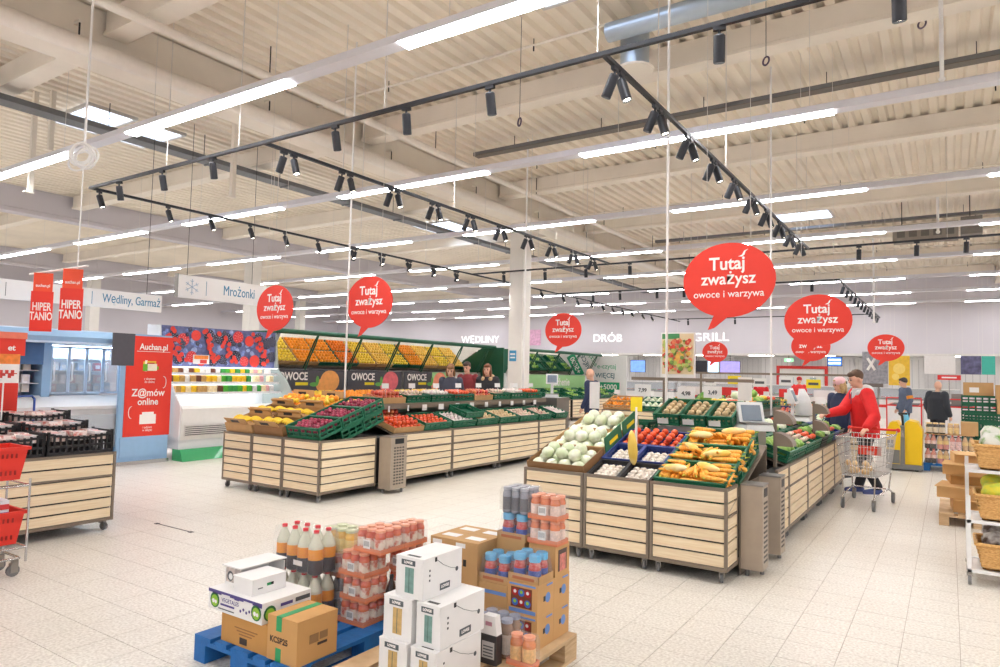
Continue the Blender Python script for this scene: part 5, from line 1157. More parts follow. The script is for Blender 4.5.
GL = mat('green_lettering', (40, 160, 110), .5); text('lettering', 'e-czytaj', .28, GL, r, (.62, -.003, 2.0), FACE_S); text('lettering', 'WIĘCEJ', .26, mat('slate_lettering', (60, 110, 120), .5), r, (.55, -.003, 1.62), FACE_S, bold=.004)
MB().box(.2, 1.2, -.004, 0, .95, 1.35, GL).build('green_label', r); text('lettering', '+5000', .3, SIGNWHITE, r, (.7, -.007, 1.15), FACE_S, bold=.006)
# ---- sign rail, poster and scales of the middle island
r = thing('sign_rail', 'taupe post with a cross rail above the middle island', 'sign rail', (-2.76, 7.66, 0))
MB().tube((0, 0, 1.0), (0, 0, 1.6), .02, TAUPE, 8).build('post', r); MB().box(-.4, 1.0, -.015, .015, 1.6, 1.635, TAUPE).build('cross_rail', r); MB().box(-.05, .04, -.05, .05, 1.001, 1.02, TAUPE).build('base_plate', r)
tag(MB().box(-.15, .15, -.06, .06, 0, 1.0, STEELP).build('post_plinth', None, (-2.9, 7.66, 0)), 'steel plinth carrying the sign rail post', 'plinth')
r = thing('food_poster', 'framed poster of fruit and salads standing on the cross rail', 'poster', (-2.6, 7.66, 1.637)); MB().box(-.2, .2, -.012, .012, 0, .52, PAPER).build('frame', r)
m = MB(); random.seed(9); fc = [mat('salad_%d' % i, c, .5, var=.15, scale=20) for i, c in enumerate([(222, 76, 58), (240, 190, 90), (196, 210, 110), (236, 140, 100), (120, 150, 70), (246, 224, 170)])]
m.box(-.185, .185, -.014, -.0125, .04, .505, mat('poster_ground', (238, 220, 180), .6)); m.box(-.185, .02, -.0155, -.0145, .445, .505, mat('poster_green', (80, 160, 100), .5)); m.build('print', r)
m = MB()
for k in range(150):
    cx, cz, ra_ = random.uniform(-.155, .155), random.uniform(.07, .43), random.uniform(.012, .03); y = -.016 - .0002 * k
    m.add([(cx + ra_ * math.cos(a), y, cz + ra_ * math.sin(a)) for a in [2 * PI * t / 9 for t in range(9)]], [tuple(range(9))], random.choice(fc))
m.build('food_print', r)['kind'] = 'stuff'
for k, (x, z) in enumerate(((-3.02, 1.42), (-2.5, 1.40), (-2.2, 1.42))):
    t = thing('hanging_price_sign', 'white price sign hanging from the cross rail, %s' % ['left', 'middle', 'right'][k], 'price sign', (x, 7.65, z), 0, 'hanging price signs'); MB().box(-.1, .1, -.003, .003, 0, .13, PAPER).build('card', t); text('lettering', ['7,99', '4,98', '3,49'][k], .06, INKG, t, (0, -.004, .06), FACE_S, bold=.002); MB().tube((0, 0, .13), (0, 0, 1.6 - z), .002, CHROME, 4).build('hook', t)
def scale_(lab, p, rz, neck=0.0):
    t = thing('produce_scale', lab, 'scale', p, rz, 'white produce scales'); SW = mat('scale_white', (236, 238, 238), .4, var=.02)
    MB().prism([(-.15, 0), (.15, 0), (.13, .06), (-.13, .06)], .3, 'y', -.15, SW).build('base', t); MB().box(-.14, .14, -.14, .05, .065, .08, STEELP).build('weighing_plate', t)
    if neck: MB().box(-.03, .03, .08, .12, .06, .06 + neck, SW).build('neck', t)
    z = .06 + neck; s = MB().prism([(.04, z), (.15, z), (.15, z + .2), (.12, z + .22)], .26, 'x', -.13, SW).build('display_head', t)
    MB().prism([(.046, z + .03), (.044, z + .034), (.106, z + .19), (.108, z + .186)], .2, 'x', -.1, mat('scale_screen', (120, 134, 150), .2)).build('screen', s)
scale_('white wedge-shaped produce scale behind the carrots on the raised tier', (-1.67, 7.28, 1.121), .6); scale_('white produce scale with tilted screen at the far end of the left island', (-7.05, 12.72, 1.151), .5, .22)
tag(MB().box(-.25, .25, -.25, .3, 0, 1.15, STEELP).build('scale_plinth', None, (-7.05, 12.74, 0)), 'steel plinth under the scale at the end of the left island', 'plinth')
# bag dispensers with quarter-round covers
for k, (x, y, lab) in enumerate(((-1.46, 7.32, 'taupe bag dispenser with rounded covers behind the carrots'), (-1.5, 9.95, 'taupe bag dispenser farther along the middle island'))):
    t = thing('bag_dispenser', lab, 'bag dispenser', (x, y, .0), 0, 'bag dispensers'); MB().box(-.03, .0, -.02, .02, .76 if k == 0 else .85, 1.36, TAUPE).build('post', t)
    for z in (.98, 1.2):
        pts = [(0, z)] + [(.17 * math.sin(a), z + .13 - .13 * (1 - math.cos(a))) for a in [i * PI / 16 for i in range(9)]]; MB().prism(pts, .2, 'y', -.1, TAUPE).build('cover', t)
# ---- slatted tables between the islands and the back wall
mid = 0
for (x, y, n, rz, lab) in ((-7.6, 16.4, 3, 0, 'behind the man in navy'), (-5.2, 17.2, 4, 0, 'in the middle distance'), (-6.6, 20.6, 3, 0, 'in the far middle row')):
    for k in range(n):
        px_ = x + .92 * k; stand('slatted produce table %s, %s from left' % (lab, ORD[k]), (px_, y, 0), 0, .9, .8); T = frame_of((px_, y, 0), 0)
        kd = [(ORA, .042, 'orange'), (CAB, .064, 'cabbage'), (LET, .072, 'lettuce_head'), (TOM, .036, 'tomato'), (LEM, .042, 'lemon')][mid % 5]; mid += 1
        for q in range(2):
            M = put_crate(T, .03, .38 * q, '%s crate on the produce table %s, %s from left' % (['front', 'rear'][q], lab, ORD[k]), .84, .36, .12, mt=[GREENC, CARD][mid % 2]); fill(M, .84, .36, .03, kd[0], kd[1], 22, kd[2], '%s on %s table %s, %s crate' % (kd[2].replace('_', ' '), ORD[k], lab.replace('in the ', '').replace('behind the ', 'by '), ['front', 'rear'][q]), kd[2].split('_')[0], kd[2] + ' on the far tables', layers=1)
        price_card(Vector((px_ + .3, y + .3, 1.16)), .1, 'white price card over the produce table %s, %s from left' % (lab, ORD[k]), 2.2)
# ================================================================== PEOPLE AND THE SHOPPING CART
SKIN = mat('skin', (226, 176, 150), .5, var=.04); SKIN2 = mat('skin_tan', (214, 160, 132), .5, var=.04)
def remesh(o, v, it=4):
    m = o.modifiers.new('remesh', 'REMESH'); m.mode = 'VOXEL'; m.voxel_size = v; m.use_smooth_shade = True
    s = o.modifiers.new('smooth', 'SMOOTH'); s.factor = .5; s.iterations = it
    return o
def limb(m, pts, rs, mt):
    for i, (a, b) in enumerate(zip(pts, pts[1:])): m.tube(a, b, rs[i], mt, 10, rs[i + 1])
    for p, r in zip(pts, rs): m.ball(p, r, mt, 10, 6)
def loft(m, rings, mt, n=16):
    """rings: (center, rx, ry) horizontal ellipses from bottom to top"""
    vs = [Vector(c) + Vector((rx * math.cos(2 * PI * k / n), ry * math.sin(2 * PI * k / n), 0)) for c, rx, ry in rings for k in range(n)]
    fs = [(i * n + k, i * n + (k + 1) % n, (i + 1) * n + (k + 1) % n, (i + 1) * n + k) for i in range(len(rings) - 1) for k in range(n)]
    fs += [tuple(range(n - 1, -1, -1)), tuple(range((len(rings) - 1) * n, len(rings) * n))]
    m.add(vs, fs, mt, True)
def hand(m, wrist, d, up, mt, curl=.5, side=1):
    """palm, four curled fingers of unequal length and a thumb from the side of the palm"""
    d = Vector(d).normalized(); up = (Vector(up) - d * Vector(up).dot(d)).normalized(); lat = d.cross(up) * side
    w = Vector(wrist); palm = w + d * .05
    for k in range(4):
        o = (k - 1.5) * .019; L = [.062, .075, .07, .055][k]
        m.tube(w + lat * o * .5, palm + d * .035 + lat * o, .016, mt, 8, .011)
        a = palm + d * .035 + lat * o; b = a + (d * math.cos(curl * .6) - up * math.sin(curl * .6)) * L * .5; c = b + (d * math.cos(curl * 1.7) - up * math.sin(curl * 1.7)) * L * .5
        m.tube(a, b, .0095, mt, 7, .0088); m.tube(b, c, .0088, mt, 7, .0075); m.ball(b, .0088, mt, 7, 5); m.ball(c, .0075, mt, 7, 5)
    t0 = w + d * .02 + lat * .026; t1 = t0 + (d * .6 + lat * .8).normalized() * .035; t2 = t1 + (d * .9 + lat * .2 - up * .4).normalized() * .03
    m.tube(t0, t1, .013, mt, 7, .011); m.tube(t1, t2, .011, mt, 7, .008); m.ball(t1, .011, mt, 7, 5); m.ball(t2, .008, mt, 7, 5)
def person(lab, loc, rz, h=1.75, coat=(40, 44, 60), pants=(40, 40, 46), shoes=(50, 50, 56), hair=(70, 48, 34), long_hair=False, hat=None, hands=None, lean=0.0, nod=.15, look=0.0, bald=False, vox=.013, skin=None, extra=None, bulk=1.0, hood=None, stride=.05):
    """local frame: faces -y, x is the person's left; hands = {1: (wrist, elbow), -1: (...)} in local metres for a 1.75 m figure"""
    k = h / 1.75; r = thing('person', lab, 'person', loc, rz); sk = skin or SKIN; V = lambda x, y, z: Vector((x * k, y * k, z * k))
    ln = lambda y, z: y - lean * max(0, z - .95)
    cm = mat('coat_%d_%d_%d' % coat, coat, .75, var=.08, scale=14, bump=.25, bscale=18); pm = mat('pants_%d_%d_%d' % pants, pants, .8, var=.08, scale=14); sm = mat('shoe_%d_%d_%d' % shoes, shoes, .6); hm = mat('hair_%d_%d_%d' % hair, hair, .6, var=.2, scale=30)
    hands = hands or {}; arms = {}
    for s in (1, -1):
        sh = V(s * .18, ln(.0, 1.42), 1.42)
        if s in hands: wr, el = [Vector(q) for q in hands[s]]
        else: wr, el = V(s * (.2 + .04 * bulk), ln(-.1, .92), .9), V(s * (.17 + .06 * bulk), ln(.03, 1.15), 1.15)
        arms[s] = (sh, el, wr)
    hd = V(0, ln(-.03, 1.63) - .02, 1.63); nk = V(0, ln(0, 1.47), 1.47)
    hr = Matrix.Rotation(look, 3, 'Z') @ Matrix.Rotation(nod, 3, 'X')
    # body: one continuous skin surface
    b = MB()
    def hball(c, rad, sq): 
        q = MB().ball((0, 0, 0), rad * k, sk, 14, 10, sq); b.add([hd + hr @ (Vector(v) + Vector(c) * k) for v in q.v], q.f, sk, True)
    hball((0, .01, .02), .098, (.8, .98, 1.08)); hball((0, -.03, -.045), .066, (.85, .95, 1.0)); hball((0, -.098, -.005), .017, (.8, 1, 1.5)); hball((0, -.075, -.09), .026, (1, .8, .7))
    for s in (-1, 1): hball((s * .08, .01, -.01), .022, (.4, .8, 1.3))
    limb(b, [V(0, ln(.01, 1.36), 1.36), nk, hd + hr @ Vector((0, .01, -.08)) * k], [.06 * k, .052 * k, .05 * k], sk)
    loft(b, [(V(0, 0, .9), .14 * k, .1 * k), (V(0, ln(0, 1.1), 1.1), .13 * k, .09 * k), (V(0, ln(0, 1.38), 1.38), .15 * k, .09 * k)], sk)
    for s in (1, -1):
        sh, el, wr = arms[s]; limb(b, [sh, el, wr], [.045 * k, .038 * k, .026 * k], sk); dr = (wr - el).normalized()
        hand(b, wr, dr, Vector((0, 0, 1)) if abs(dr.z) < .8 else Vector((s, 0, 0)), sk, .6, -s)
        st = stride * s; limb(b, [V(s * .09, 0, .9), V(s * .1, -.02 - st, .5), V(s * .1, .03 + st, .1)], [.08 * k, .055 * k, .04 * k], sk)
        limb(b, [V(s * .1, .03 + st, .08), V(s * .1, -.1 + st, .05)], [.035 * k, .03 * k], sk)
    remesh(b.build('body', r), min(vox, .011), 2)
    # trousers, shoes, coat
    p = MB(); loft(p, [(V(0, 0, .84), .165 * k, .125 * k), (V(0, 0, .94), .17 * k, .13 * k), (V(0, ln(0, 1.02), 1.02), .16 * k, .12 * k)], pm)
    for s in (1, -1): st = stride * s; limb(p, [V(s * .09, 0, .88), V(s * .1, -.02 - st, .5), V(s * .1, .03 + st, .13)], [.1 * k, .076 * k, .066 * k], pm)
    remesh(p.build('trousers', r), vox)
    for s in (1, -1):
        st = stride * s; q = MB(); limb(q, [V(s * .1, .05 + st, .055), V(s * .1, -.04 + st, .05), V(s * .105, -.14 + st, .042)], [.05 * k, .048 * k, .04 * k], sm); o = remesh(q.build('shoe', r), vox, 3)
        MB().box(s * .1 * k - .045, s * .1 * k + .045, (-.18 + st) * k, (.1 + st) * k, 0, .02, SIGNWHITE).build('sole', o)
    c = MB(); B = bulk
    loft(c, [(V(0, ln(0, .8), .8), .185 * k * B, .135 * k * B), (V(0, ln(0, .95), .95), .19 * k * B, .14 * k * B), (V(0, ln(0, 1.15), 1.15), .18 * k * B, .135 * k * B), (V(0, ln(0, 1.32), 1.32), .195 * k * B, .13 * k * B), (V(0, ln(0, 1.42), 1.42), .165 * k * B, .105 * k), (V(0, ln(0, 1.49), 1.49), .075 * k, .07 * k)], cm)
    for s in (1, -1): sh, el, wr = arms[s]; limb(c, [sh, el, el + (wr - el) * .92], [.078 * k * B, .064 * k * B, .046 * k * B], cm)
    remesh(c.build('coat', r), vox)
    if hood: q = MB(); col = mat('hood_%d_%d_%d' % hood, hood, .9, var=.2, scale=60, bump=.6, bscale=80); q.ball(V(0, ln(.07, 1.46), 1.47), .12 * k, col, 12, 8, (1.25, .8, .75)); q.ball(V(.08, ln(-.05, 1.42), 1.43), .055 * k, col, 8, 6, (1, 1.3, 1)); q.ball(V(-.08, ln(-.05, 1.42), 1.43), .055 * k, col, 8, 6, (1, 1.3, 1)); remesh(q.build('hood', r), vox)
    # hair, hat and face
    q = MB()
    def cap(c, rad, sq, mt):
        g = MB().ball((0, 0, 0), rad * k, mt, 14, 10, sq, .03); q.add([hd + hr @ (Vector(v) + Vector(c) * k) for v in g.v], g.f, mt, True)
    if not bald:
        cap((0, .03, .045), .1, (.86, .96, .95), hm); cap((0, -.03, .085), .06, (1.15, 1.0, .7), hm)
        if long_hair:
            cap((0, .06, -.05), .09, (.95, .7, 1.5), hm)
            for s in (-1, 1): cap((s * .075, .0, -.06), .045, (.7, .9, 2.2), hm)
        remesh(q.build('hair', r), .01, 3)
    if hat:
        q = MB(); cap((0, .015, .06), .106, (.9, 1.02, .85), mat('hat_%d_%d_%d' % hat, hat, .85, var=.08, bump=.4)); remesh(q.build('hat', r), .01, 2)
    for s in (-1, 1):
        e = MB(); g = MB().ball((0, 0, 0), .011 * k, BLACK, 8, 6); e.add([hd + hr @ (Vector(v) + Vector((s * .033, -.083, .015)) * k) for v in g.v], g.f, BLACK, True); e.build('eye', r)
    e = MB().box(-.024 * k, .024 * k, -.004, .004, -.004, .004, mat('lip', (176, 96, 88), .5)); e.v = [tuple(hd + hr @ (Vector(v) + Vector((0, -.089, -.062)) * k)) for v in e.v]; e.build('mouth', r)
    e = MB()
    for s in (-1, 1): e.box((s * .034 - .018) * k, (s * .034 + .018) * k, -.093 * k, -.08 * k, .034 * k, .041 * k, hm)
    e.v = [tuple(hd + hr @ Vector(v)) for v in e.v]; e.build('eyebrows', r)
    if extra: extra(r, k, V, ln, arms)
    return r
def loc_of(p, rz, w): return Matrix.Rotation(-rz, 3, 'Z') @ (Vector(w) - Vector(p))
# ---- man in the red jacket at the scale
mp, mrz = Vector((-1.03, 11.32, 0)), -1.05
lh = loc_of(mp, mrz, at(866, 428, 9.42)); rh = loc_of(mp, mrz, at(826, 414, 9.75))
def red_extra(r, k, V, ln, arms):
    g = mat('grey_hoodie', (206, 206, 206), .9, var=.08, scale=40, bump=.3)
    q = MB(); loft(q, [(V(0, ln(-.085, .9), .86), .085, .07), (V(0, ln(-.085, 1.15), 1.15), .08, .072), (V(0, ln(-.075, 1.38), 1.38), .08, .066), (V(0, ln(-.03, 1.5), 1.5), .085, .085)], g); remesh(q.build('hoodie_front', r), .013)
    for x in (-.03, .03): MB().path([V(x, ln(-.15, 1.42) , 1.44), V(x, ln(-.165, 1.28) - .01, 1.28)], .005, mat('navy_cord', (60, 66, 96), .8), 5).build('hood_cord', r)
    MB().box(.0, .004, 0, .035, 0, .03, BLACK).build('sleeve_badge', r, V(.262, ln(-.02, 1.3), 1.3))
person('man in a bright red jacket weighing produce beside the shopping cart', mp, mrz, 1.79, coat=(222, 32, 34), pants=(46, 46, 52), shoes=(70, 84, 140), hair=(92, 66, 48), hands={1: (lh, (lh + Vector((.19, -.02, 1.4))) / 2 + Vector((.06, .06, -.06))), -1: (rh, (rh + Vector((-.19, 0, 1.42))) / 2 + Vector((-.05, .02, -.08)))}, lean=.12, nod=.38, vox=.011, hood=(214, 214, 212), extra=red_extra, bulk=1.24, stride=.08)
# ---- shopping cart
f0 = Vector((-.99, 9.93, 0)); cdir = Vector((.10, .92, 0)).normalized(); crz = math.atan2(-cdir.x, cdir.y)
r = thing('shopping_cart', 'chrome shopping cart with red handle in front of the man', 'shopping cart', f0, crz)
def ring(z, y0, y1, w0, w1): return [(-w0, y0, z), (w0, y0, z), (w1, y1, z), (-w1, y1, z), (-w0, y0, z)]
MB().path(ring(.92, -.08, .84, .25, .29), .009, CHROME, 6).path([(-.29, .84, .92), (-.29, .9, .97)], .009, CHROME, 6).path([(.29, .84, .92), (.29, .9, .97)], .009, CHROME, 6).build('top_rim', r)
MB().path(ring(.42, .0, .72, .19, .24), .007, CHROME, 6).build('basket_floor_rim', r)
m = MB()
def wires(a0, a1, b0, b1, n):
    for i in range(n + 1):
        f = i / n; m.tube(Vector(a0).lerp(Vector(a1), f), Vector(b0).lerp(Vector(b1), f), .0038, mat('cart_wire', (206, 206, 206), .35, .5, var=.02), 4, cap=False)
wires((-.19, 0, .42), (.19, 0, .42), (-.25, -.08, .92), (.25, -.08, .92), 12); wires((-.24, .72, .42), (.24, .72, .42), (-.29, .84, .92), (.29, .84, .92), 10)
for s in (-1, 1): wires((s * .19, 0, .42), (s * .24, .72, .42), (s * .25, -.08, .92), (s * .29, .84, .92), 18)
wires((-.19, 0, .42), (-.24, .72, .42), (.19, 0, .42), (.24, .72, .42), 12)
for z in (.55, .68, .8):
    f = (z - .42) / .5; m.path(ring(z, -.08 * f, .72 + .12 * f, .19 + .06 * f, .24 + .05 * f), .004, CHROME, 4)
m.build('wire_basket', r)['kind'] = 'stuff'
MB().tube((-.3, .92, .98), (.3, .92, .98), .016, RED, 10).build('handle', r)
for s in (-1, 1): MB().ball((s * .3, .92, .98), .03, RED, 10, 8).build('handle_end', r)
MB().box(-.05, .05, .9, .94, .975, 1.01, RED).build('coin_lock', r)
MB().box(-.14, .14, .66, .68, .64, .76, mat('seat_flap_red', (228, 66, 48), .5)).build('child_seat_flap', r)
MB().path([(-.24, .74, .42), (-.22, .7, .2), (-.18, .0, .17), (-.18, -.02, .13)], .011, CHROME, 6).path([(.24, .74, .42), (.22, .7, .2), (.18, 0, .17), (.18, -.02, .13)], .011, CHROME, 6).path([(-.22, .7, .2), (.22, .7, .2)], .01, CHROME, 6).path([(-.19, 0, .42), (-.18, .0, .17)], .01, CHROME, 6).path([(.19, 0, .42), (.18, 0, .17)], .01, CHROME, 6).path([(-.22, .7, .2), (-.24, .86, .14)], .011, CHROME, 6).path([(.22, .7, .2), (.24, .86, .14)], .011, CHROME, 6).build('chassis', r)
for x, y in ((-.18, -.03), (.18, -.03), (-.24, .88), (.24, .88)):
    o = MB().box(x - .022, x + .022, y - .02, y + .02, .11, .14, GREYM).box(x - .022, x - .017, y - .025, y + .02, .04, .12, GREYM).box(x + .017, x + .022, y - .025, y + .02, .04, .12, GREYM).build('caster', r); MB().tube((x - .014, y - .005, .06), (x + .014, y - .005, .06), .06, RUBBER, 14).build('wheel', o)
BREAD = speckle('bread_roll', (236, 196, 134), (250, 224, 178), 8, .6, .35, .7, rnd=.08); BAGF = mat('clear_bag', (248, 244, 238), .2, var=.02, alpha=.22)
for k in range(2):
    t = thing('bread_bag', 'clear bag of rolls in the shopping cart, %s' % ['left one', 'right one'][k], 'bread bag', f0 + Matrix.Rotation(crz, 3, 'Z') @ Vector((-.1 + .2 * k, .13, .43)), crz, 'bags of rolls'); t.scale = (1.0, 1.15, 1.35); random.seed(k + 2)
    for i in range(7): MB().ball((random.uniform(-.05, .05), random.uniform(-.06, .06), .035 + .035 * (i % 3)), .036, BREAD, 8, 6, (1, 1.1, .8)).build('bread_roll', t)
    g = MB(); g.ball((0, 0, .075), .1, BAGF, 12, 8, (.95, 1, .78), .06); g.tube((0, 0, .14), (.01, 0, .23), .02, BAGF, 8, .045); g.build('bag_film', t)
# ---- other people
person('woman with a pale pink hat and navy coat behind the man in red', at(842, 381, 11.6) * Vector((1, 1, 0)) if False else Vector((at(841, 381, 11.6).x, at(841, 381, 11.6).y, 0)), -.5, 1.68, coat=(38, 50, 82), pants=(50, 50, 58), hair=(196, 160, 110), long_hair=True, hat=(240, 196, 200), nod=.2, look=-.5)
def ground(px, py, d): q = at(px, py, d); return Vector((q.x, q.y, 0))
def bag_extra(col, w=.26, h=.34, side=-1):
    def f(r, k, V, ln, arms):
        wr = arms[side][2]; m = MB(); bm = mat('carrier_bag_%d_%d_%d' % col, col, .35, var=.1, scale=10); loft(m, [(wr + Vector((0, 0, -.1 - h)), w * .45, .06), (wr + Vector((0, 0, -.1 - h * .5)), w * .5, .08), (wr + Vector((0, 0, -.12)), w * .35, .04), (wr + Vector((0, 0, -.06)), .03, .02)], bm, 12); o = m.build('carrier_bag', None); o.parent = None
        o.matrix_world = Matrix.Translation(r.location) @ Matrix.Rotation(r.rotation_euler.z, 4, 'Z'); tag(o, 'light blue plastic carrier bag in the hand of the man with the orange-striped jacket', 'bag')
    return f
def stripe_extra(r, k, V, ln, arms):
    bag_extra((110, 196, 230), side=1)(r, k, V, ln, arms)
    for s in (1, -1):
        sh, el, wr = arms[s]; a = sh.lerp(el, .55); b2 = sh.lerp(el, .85); q = MB(); q.tube(a, b2, .083, mat('orange_stripe', (230, 150, 50), .7), 12, .078); q.build('sleeve_stripe', r)
person('man in a grey-blue jacket with orange stripes, holding a blue bag', ground(905, 384, 18.6), -1.1, 1.74, coat=(86, 98, 120), pants=(34, 34, 38), hair=(60, 56, 56), nod=.2, look=-.6, bulk=1.12, extra=stripe_extra)
person('bald man in a black jacket seen from behind at the right', ground(937, 388, 16.2), 2.6, 1.67, coat=(46, 50, 58), pants=(40, 42, 48), hair=(150, 130, 110), bald=True, bulk=1.25, nod=.1)
def apron_extra(r, k, V, ln, arms): pass
person('bald man in a navy jacket facing left behind the left island', ground(592, 373, 15.2), -1.6, 1.78, coat=(44, 54, 88), pants=(70, 60, 54), hair=(150, 120, 100), bald=True, nod=.25, bulk=1.1)
person('woman with long brown hair bending over the goods, left of three shoppers', ground(452, 372, 14.9), .5, 1.80, coat=(64, 68, 84), hair=(140, 96, 58), long_hair=True, lean=.25, nod=.5)
person('dark-haired shopper in a red plaid shirt, middle of three', ground(469, 366, 16.3), .2, 1.88, coat=(132, 44, 50), hair=(60, 42, 34), lean=.1, nod=.35)
person('woman in a black coat with a tan fur hood, right of three shoppers', ground(488, 367, 15.4), .3, 1.83, coat=(42, 42, 48), hair=(120, 72, 44), long_hair=True, hood=(206, 176, 136), nod=.15, bulk=1.1)
person('shop worker in a red shirt behind the far produce tables', ground(761, 388, 22.5), .2, 1.62, coat=(210, 28, 36), hair=(120, 90, 70), bald=True)
person('shop worker in a red cap beside the far crates', ground(799, 381, 24.5), .4, 1.72, coat=(226, 60, 56), hair=(60, 40, 30), hat=(206, 30, 40))
t = thing('tall_bag', 'white plastic bag draped over a scale beside the man in red', 'bag', (-1.78, 10.75, 1.06)); q = MB(); loft(q, [((0, 0, 0), .09, .08), ((.01, 0, .15), .13, .1), ((0, .02, .33), .08, .08), ((-.02, 0, .45), .04, .04)], mat('thin_bag', (236, 238, 238), .3, var=.06, alpha=.8), 12); q.build('bag_body', t)
scale_('white produce scale in front of the man in red', (-1.78, 10.5, 1.06), PI / 2, .18)
r = thing('standing_board', 'tall white board standing in front of the man in navy', 'board', (-6.14, 12.9, 0)); MB().box(-.11, .11, -.01, .01, .95, 1.5, PAPER).build('board', r); MB().tube((0, 0, 0), (0, 0, .95), .015, TAUPE, 8).build('post', r); MB().lathe([(.14, 0), (.14, .015), (.03, .02)], TAUPE, 16).build('foot', r)
# ================================================================== RIGHT SIDE
# ---- wicker rack with vegetables
WICK = speckle('wicker', (206, 150, 84), (236, 192, 124), 46, .7, .35, .65, (1, 1, 3)); RACKW = mat('rack_white', (238, 238, 238), .4)
r = thing('basket_rack', 'white wheeled rack of wicker baskets at the right edge', 'rack', (.12, 6.9, 0))
for (x, y) in ((0, 0), (.9, 0), (0, .5), (.9, .5)):
    MB().box(x - .014, x + .014, y - .014, y + .014, .09, .72 if y < .2 else 1.0, RACKW).build('post', r)
    o = MB().box(x - .02, x + .02, y - .02, y + .02, .075, .1, GREYM).build('caster', r); MB().tube((x - .012, y, .04), (x + .012, y, .04), .04, RUBBER, 12).build('wheel', o)
for z, y0, y1 in ((.1, 0, .5), (.5, 0, .5), (.9, .12, .62)): MB().box(-.014, .914, y0 - .014, y0 + .014, z, z + .025, RACKW).box(-.014, .914, y1 - .014, y1 + .014, z, z + .025, RACKW).box(-.014, .014, y0, y1, z, z + .025, RACKW).box(.886, .914, y0, y1, z, z + .025, RACKW).box(0, .9, y0, y1, z + .006, z + .012, RACKW).build('shelf', r)
def wicker(w, d, h):
    m = MB(); n = int(h / .018)
    for i in range(n):
        z = i * .018; e = .006 * (i % 2); g = 1 + .12 * i / n
        W2, D2 = w / 2 * g, d / 2 * g
        m.box(-W2 - e, W2 + e, -D2 - e, -D2 + .012, z, z + .017, WICK).box(-W2 - e, W2 + e, D2 - .012, D2 + e, z, z + .017, WICK).box(-W2 - e, -W2 + .012, -D2, D2, z, z + .017, WICK).box(W2 - .012, W2 + e, -D2, D2, z, z + .017, WICK)
    m.box(-w / 2, w / 2, -d / 2, d / 2, 0, .01, WICK); m.tube((-w * .56, -d * .56, h), (w * .56, -d * .56, h), .014, WICK, 8).tube((-w * .56, d * .56, h), (w * .56, d * .56, h), .014, WICK, 8).tube((-w * .56, -d * .56, h), (-w * .56, d * .56, h), .014, WICK, 8).tube((w * .56, -d * .56, h), (w * .56, d * .56, h), .014, WICK, 8)
    return m.mesh('wicker_basket')
WB = wicker(.72, .4, .2); YBAG = speckle('yellow_net', (236, 224, 60), (200, 214, 80), 20, .5, .4, .65, rnd=.08); GBAG = speckle('greens', (230, 232, 222), (120, 170, 70), 10, .5, .5, .62, rnd=.1); DBAG = speckle('dark_produce', (206, 200, 196), (92, 70, 60), 14, .4, .4, .62, rnd=.1)
for i, (z, y, bm, nm, lab) in enumerate(((.126, .25, DBAG, 'produce_bag', 'dark produce in clear bags'), (.526, .25, YBAG, 'lemon_net', 'yellow lemon nets'), (.926, .37, GBAG, 'salad_bag', 'bagged greens'))):
    tag(inst('wicker_basket', WB, None, (.57, 6.9 + y, z)), '%s wicker basket on the white rack, with %s' % (['bottom', 'middle', 'top'][i], lab), 'basket', 'wicker baskets'); random.seed(30 + i)
    me_ = MB().ball((0, 0, 0), .1, bm, 12, 8, (1.1, 1, .85), .12).mesh(nm)
    for a in range(4):
        for b in range(2): tag(inst(nm, me_, None, (.31 + .175 * a, 6.9 + y - .085 + .17 * b, z + .22 + .05 * ((a + b) % 2)), (random.uniform(-.3, .3), random.uniform(-.3, .3), random.uniform(0, 6)), .95), '%s in the %s wicker basket, %s row, %s from left' % (nm.replace('_', ' '), ['bottom', 'middle', 'top'][i], ['front', 'rear'][b], ORD[a]), 'produce bag', nm + 's on the rack')
# ---- cardboard pile on a pallet
pallet('raw wood pallet under the flattened cardboard at the right', -.12, 9.5, RAWP)
random.seed(8); z = PZ
for k, (w, d, h, dx, dy, a) in enumerate(((.6, .5, .16, .1, .12, .06), (.66, .42, .15, -.06, .1, -.12), (.56, .5, .12, .08, .2, .1), (.6, .4, .13, .0, .12, -.05), (.5, .36, .11, .12, .2, .12))):
    o = MB().box(0, w, 0, d, 0, h, mat('kraft_%d' % (k % 3), [(214, 170, 112), (222, 180, 124), (206, 160, 100)][k % 3], .8, var=.04)).build('kraft_box', None, (-.08 + dx, 9.52 + dy, z), a); tag(o, 'plain kraft box in the pile on the right pallet, %s from the bottom' % ORD[k], 'box', 'kraft boxes on the right pallet'); z += h + .001
    MB().box(-.0, w * .5, -.16, .0, h - .006, h, MATS['kraft_%d' % (k % 3)]).build('flap', o)
# ---- yellow pallet stacker
YM = mat('machine_yellow', (250, 206, 24), .4, var=.02); GM = mat('machine_grey', (128, 128, 126), .5, var=.04)
r = thing('pallet_stacker', 'yellow and grey electric pallet stacker behind the cart', 'pallet truck', (-1.0, 14.7, 0))
MB().prism([(0, .12), (.22, .12), (.24, .78), (.18, .9), (.06, .88), (0, .7)], .7, 'y', 0, YM).build('left_body', r); MB().prism([(.3, .1), (.56, .1), (.58, .74), (.5, .9), (.36, .93), (.3, .88)], .7, 'y', .04, YM).build('right_body', r)
MB().box(.22, .3, .02, .6, .1, .82, GM).build('mast', r); MB().box(-.01, .58, .0, .74, .03, .12, GM).build('chassis', r); MB().box(.02, .12, -.004, 0, .42, .56, DARK).build('vent', r); MB().box(.0, .22, -.003, 0, .13, .38, GM).build('lower_panel', r)
MB().prism([(.236, .62), (.29, .62), (.28, .74), (.24, .74)], .02, 'y', -.002, CHROME).build('lock_plate', r)
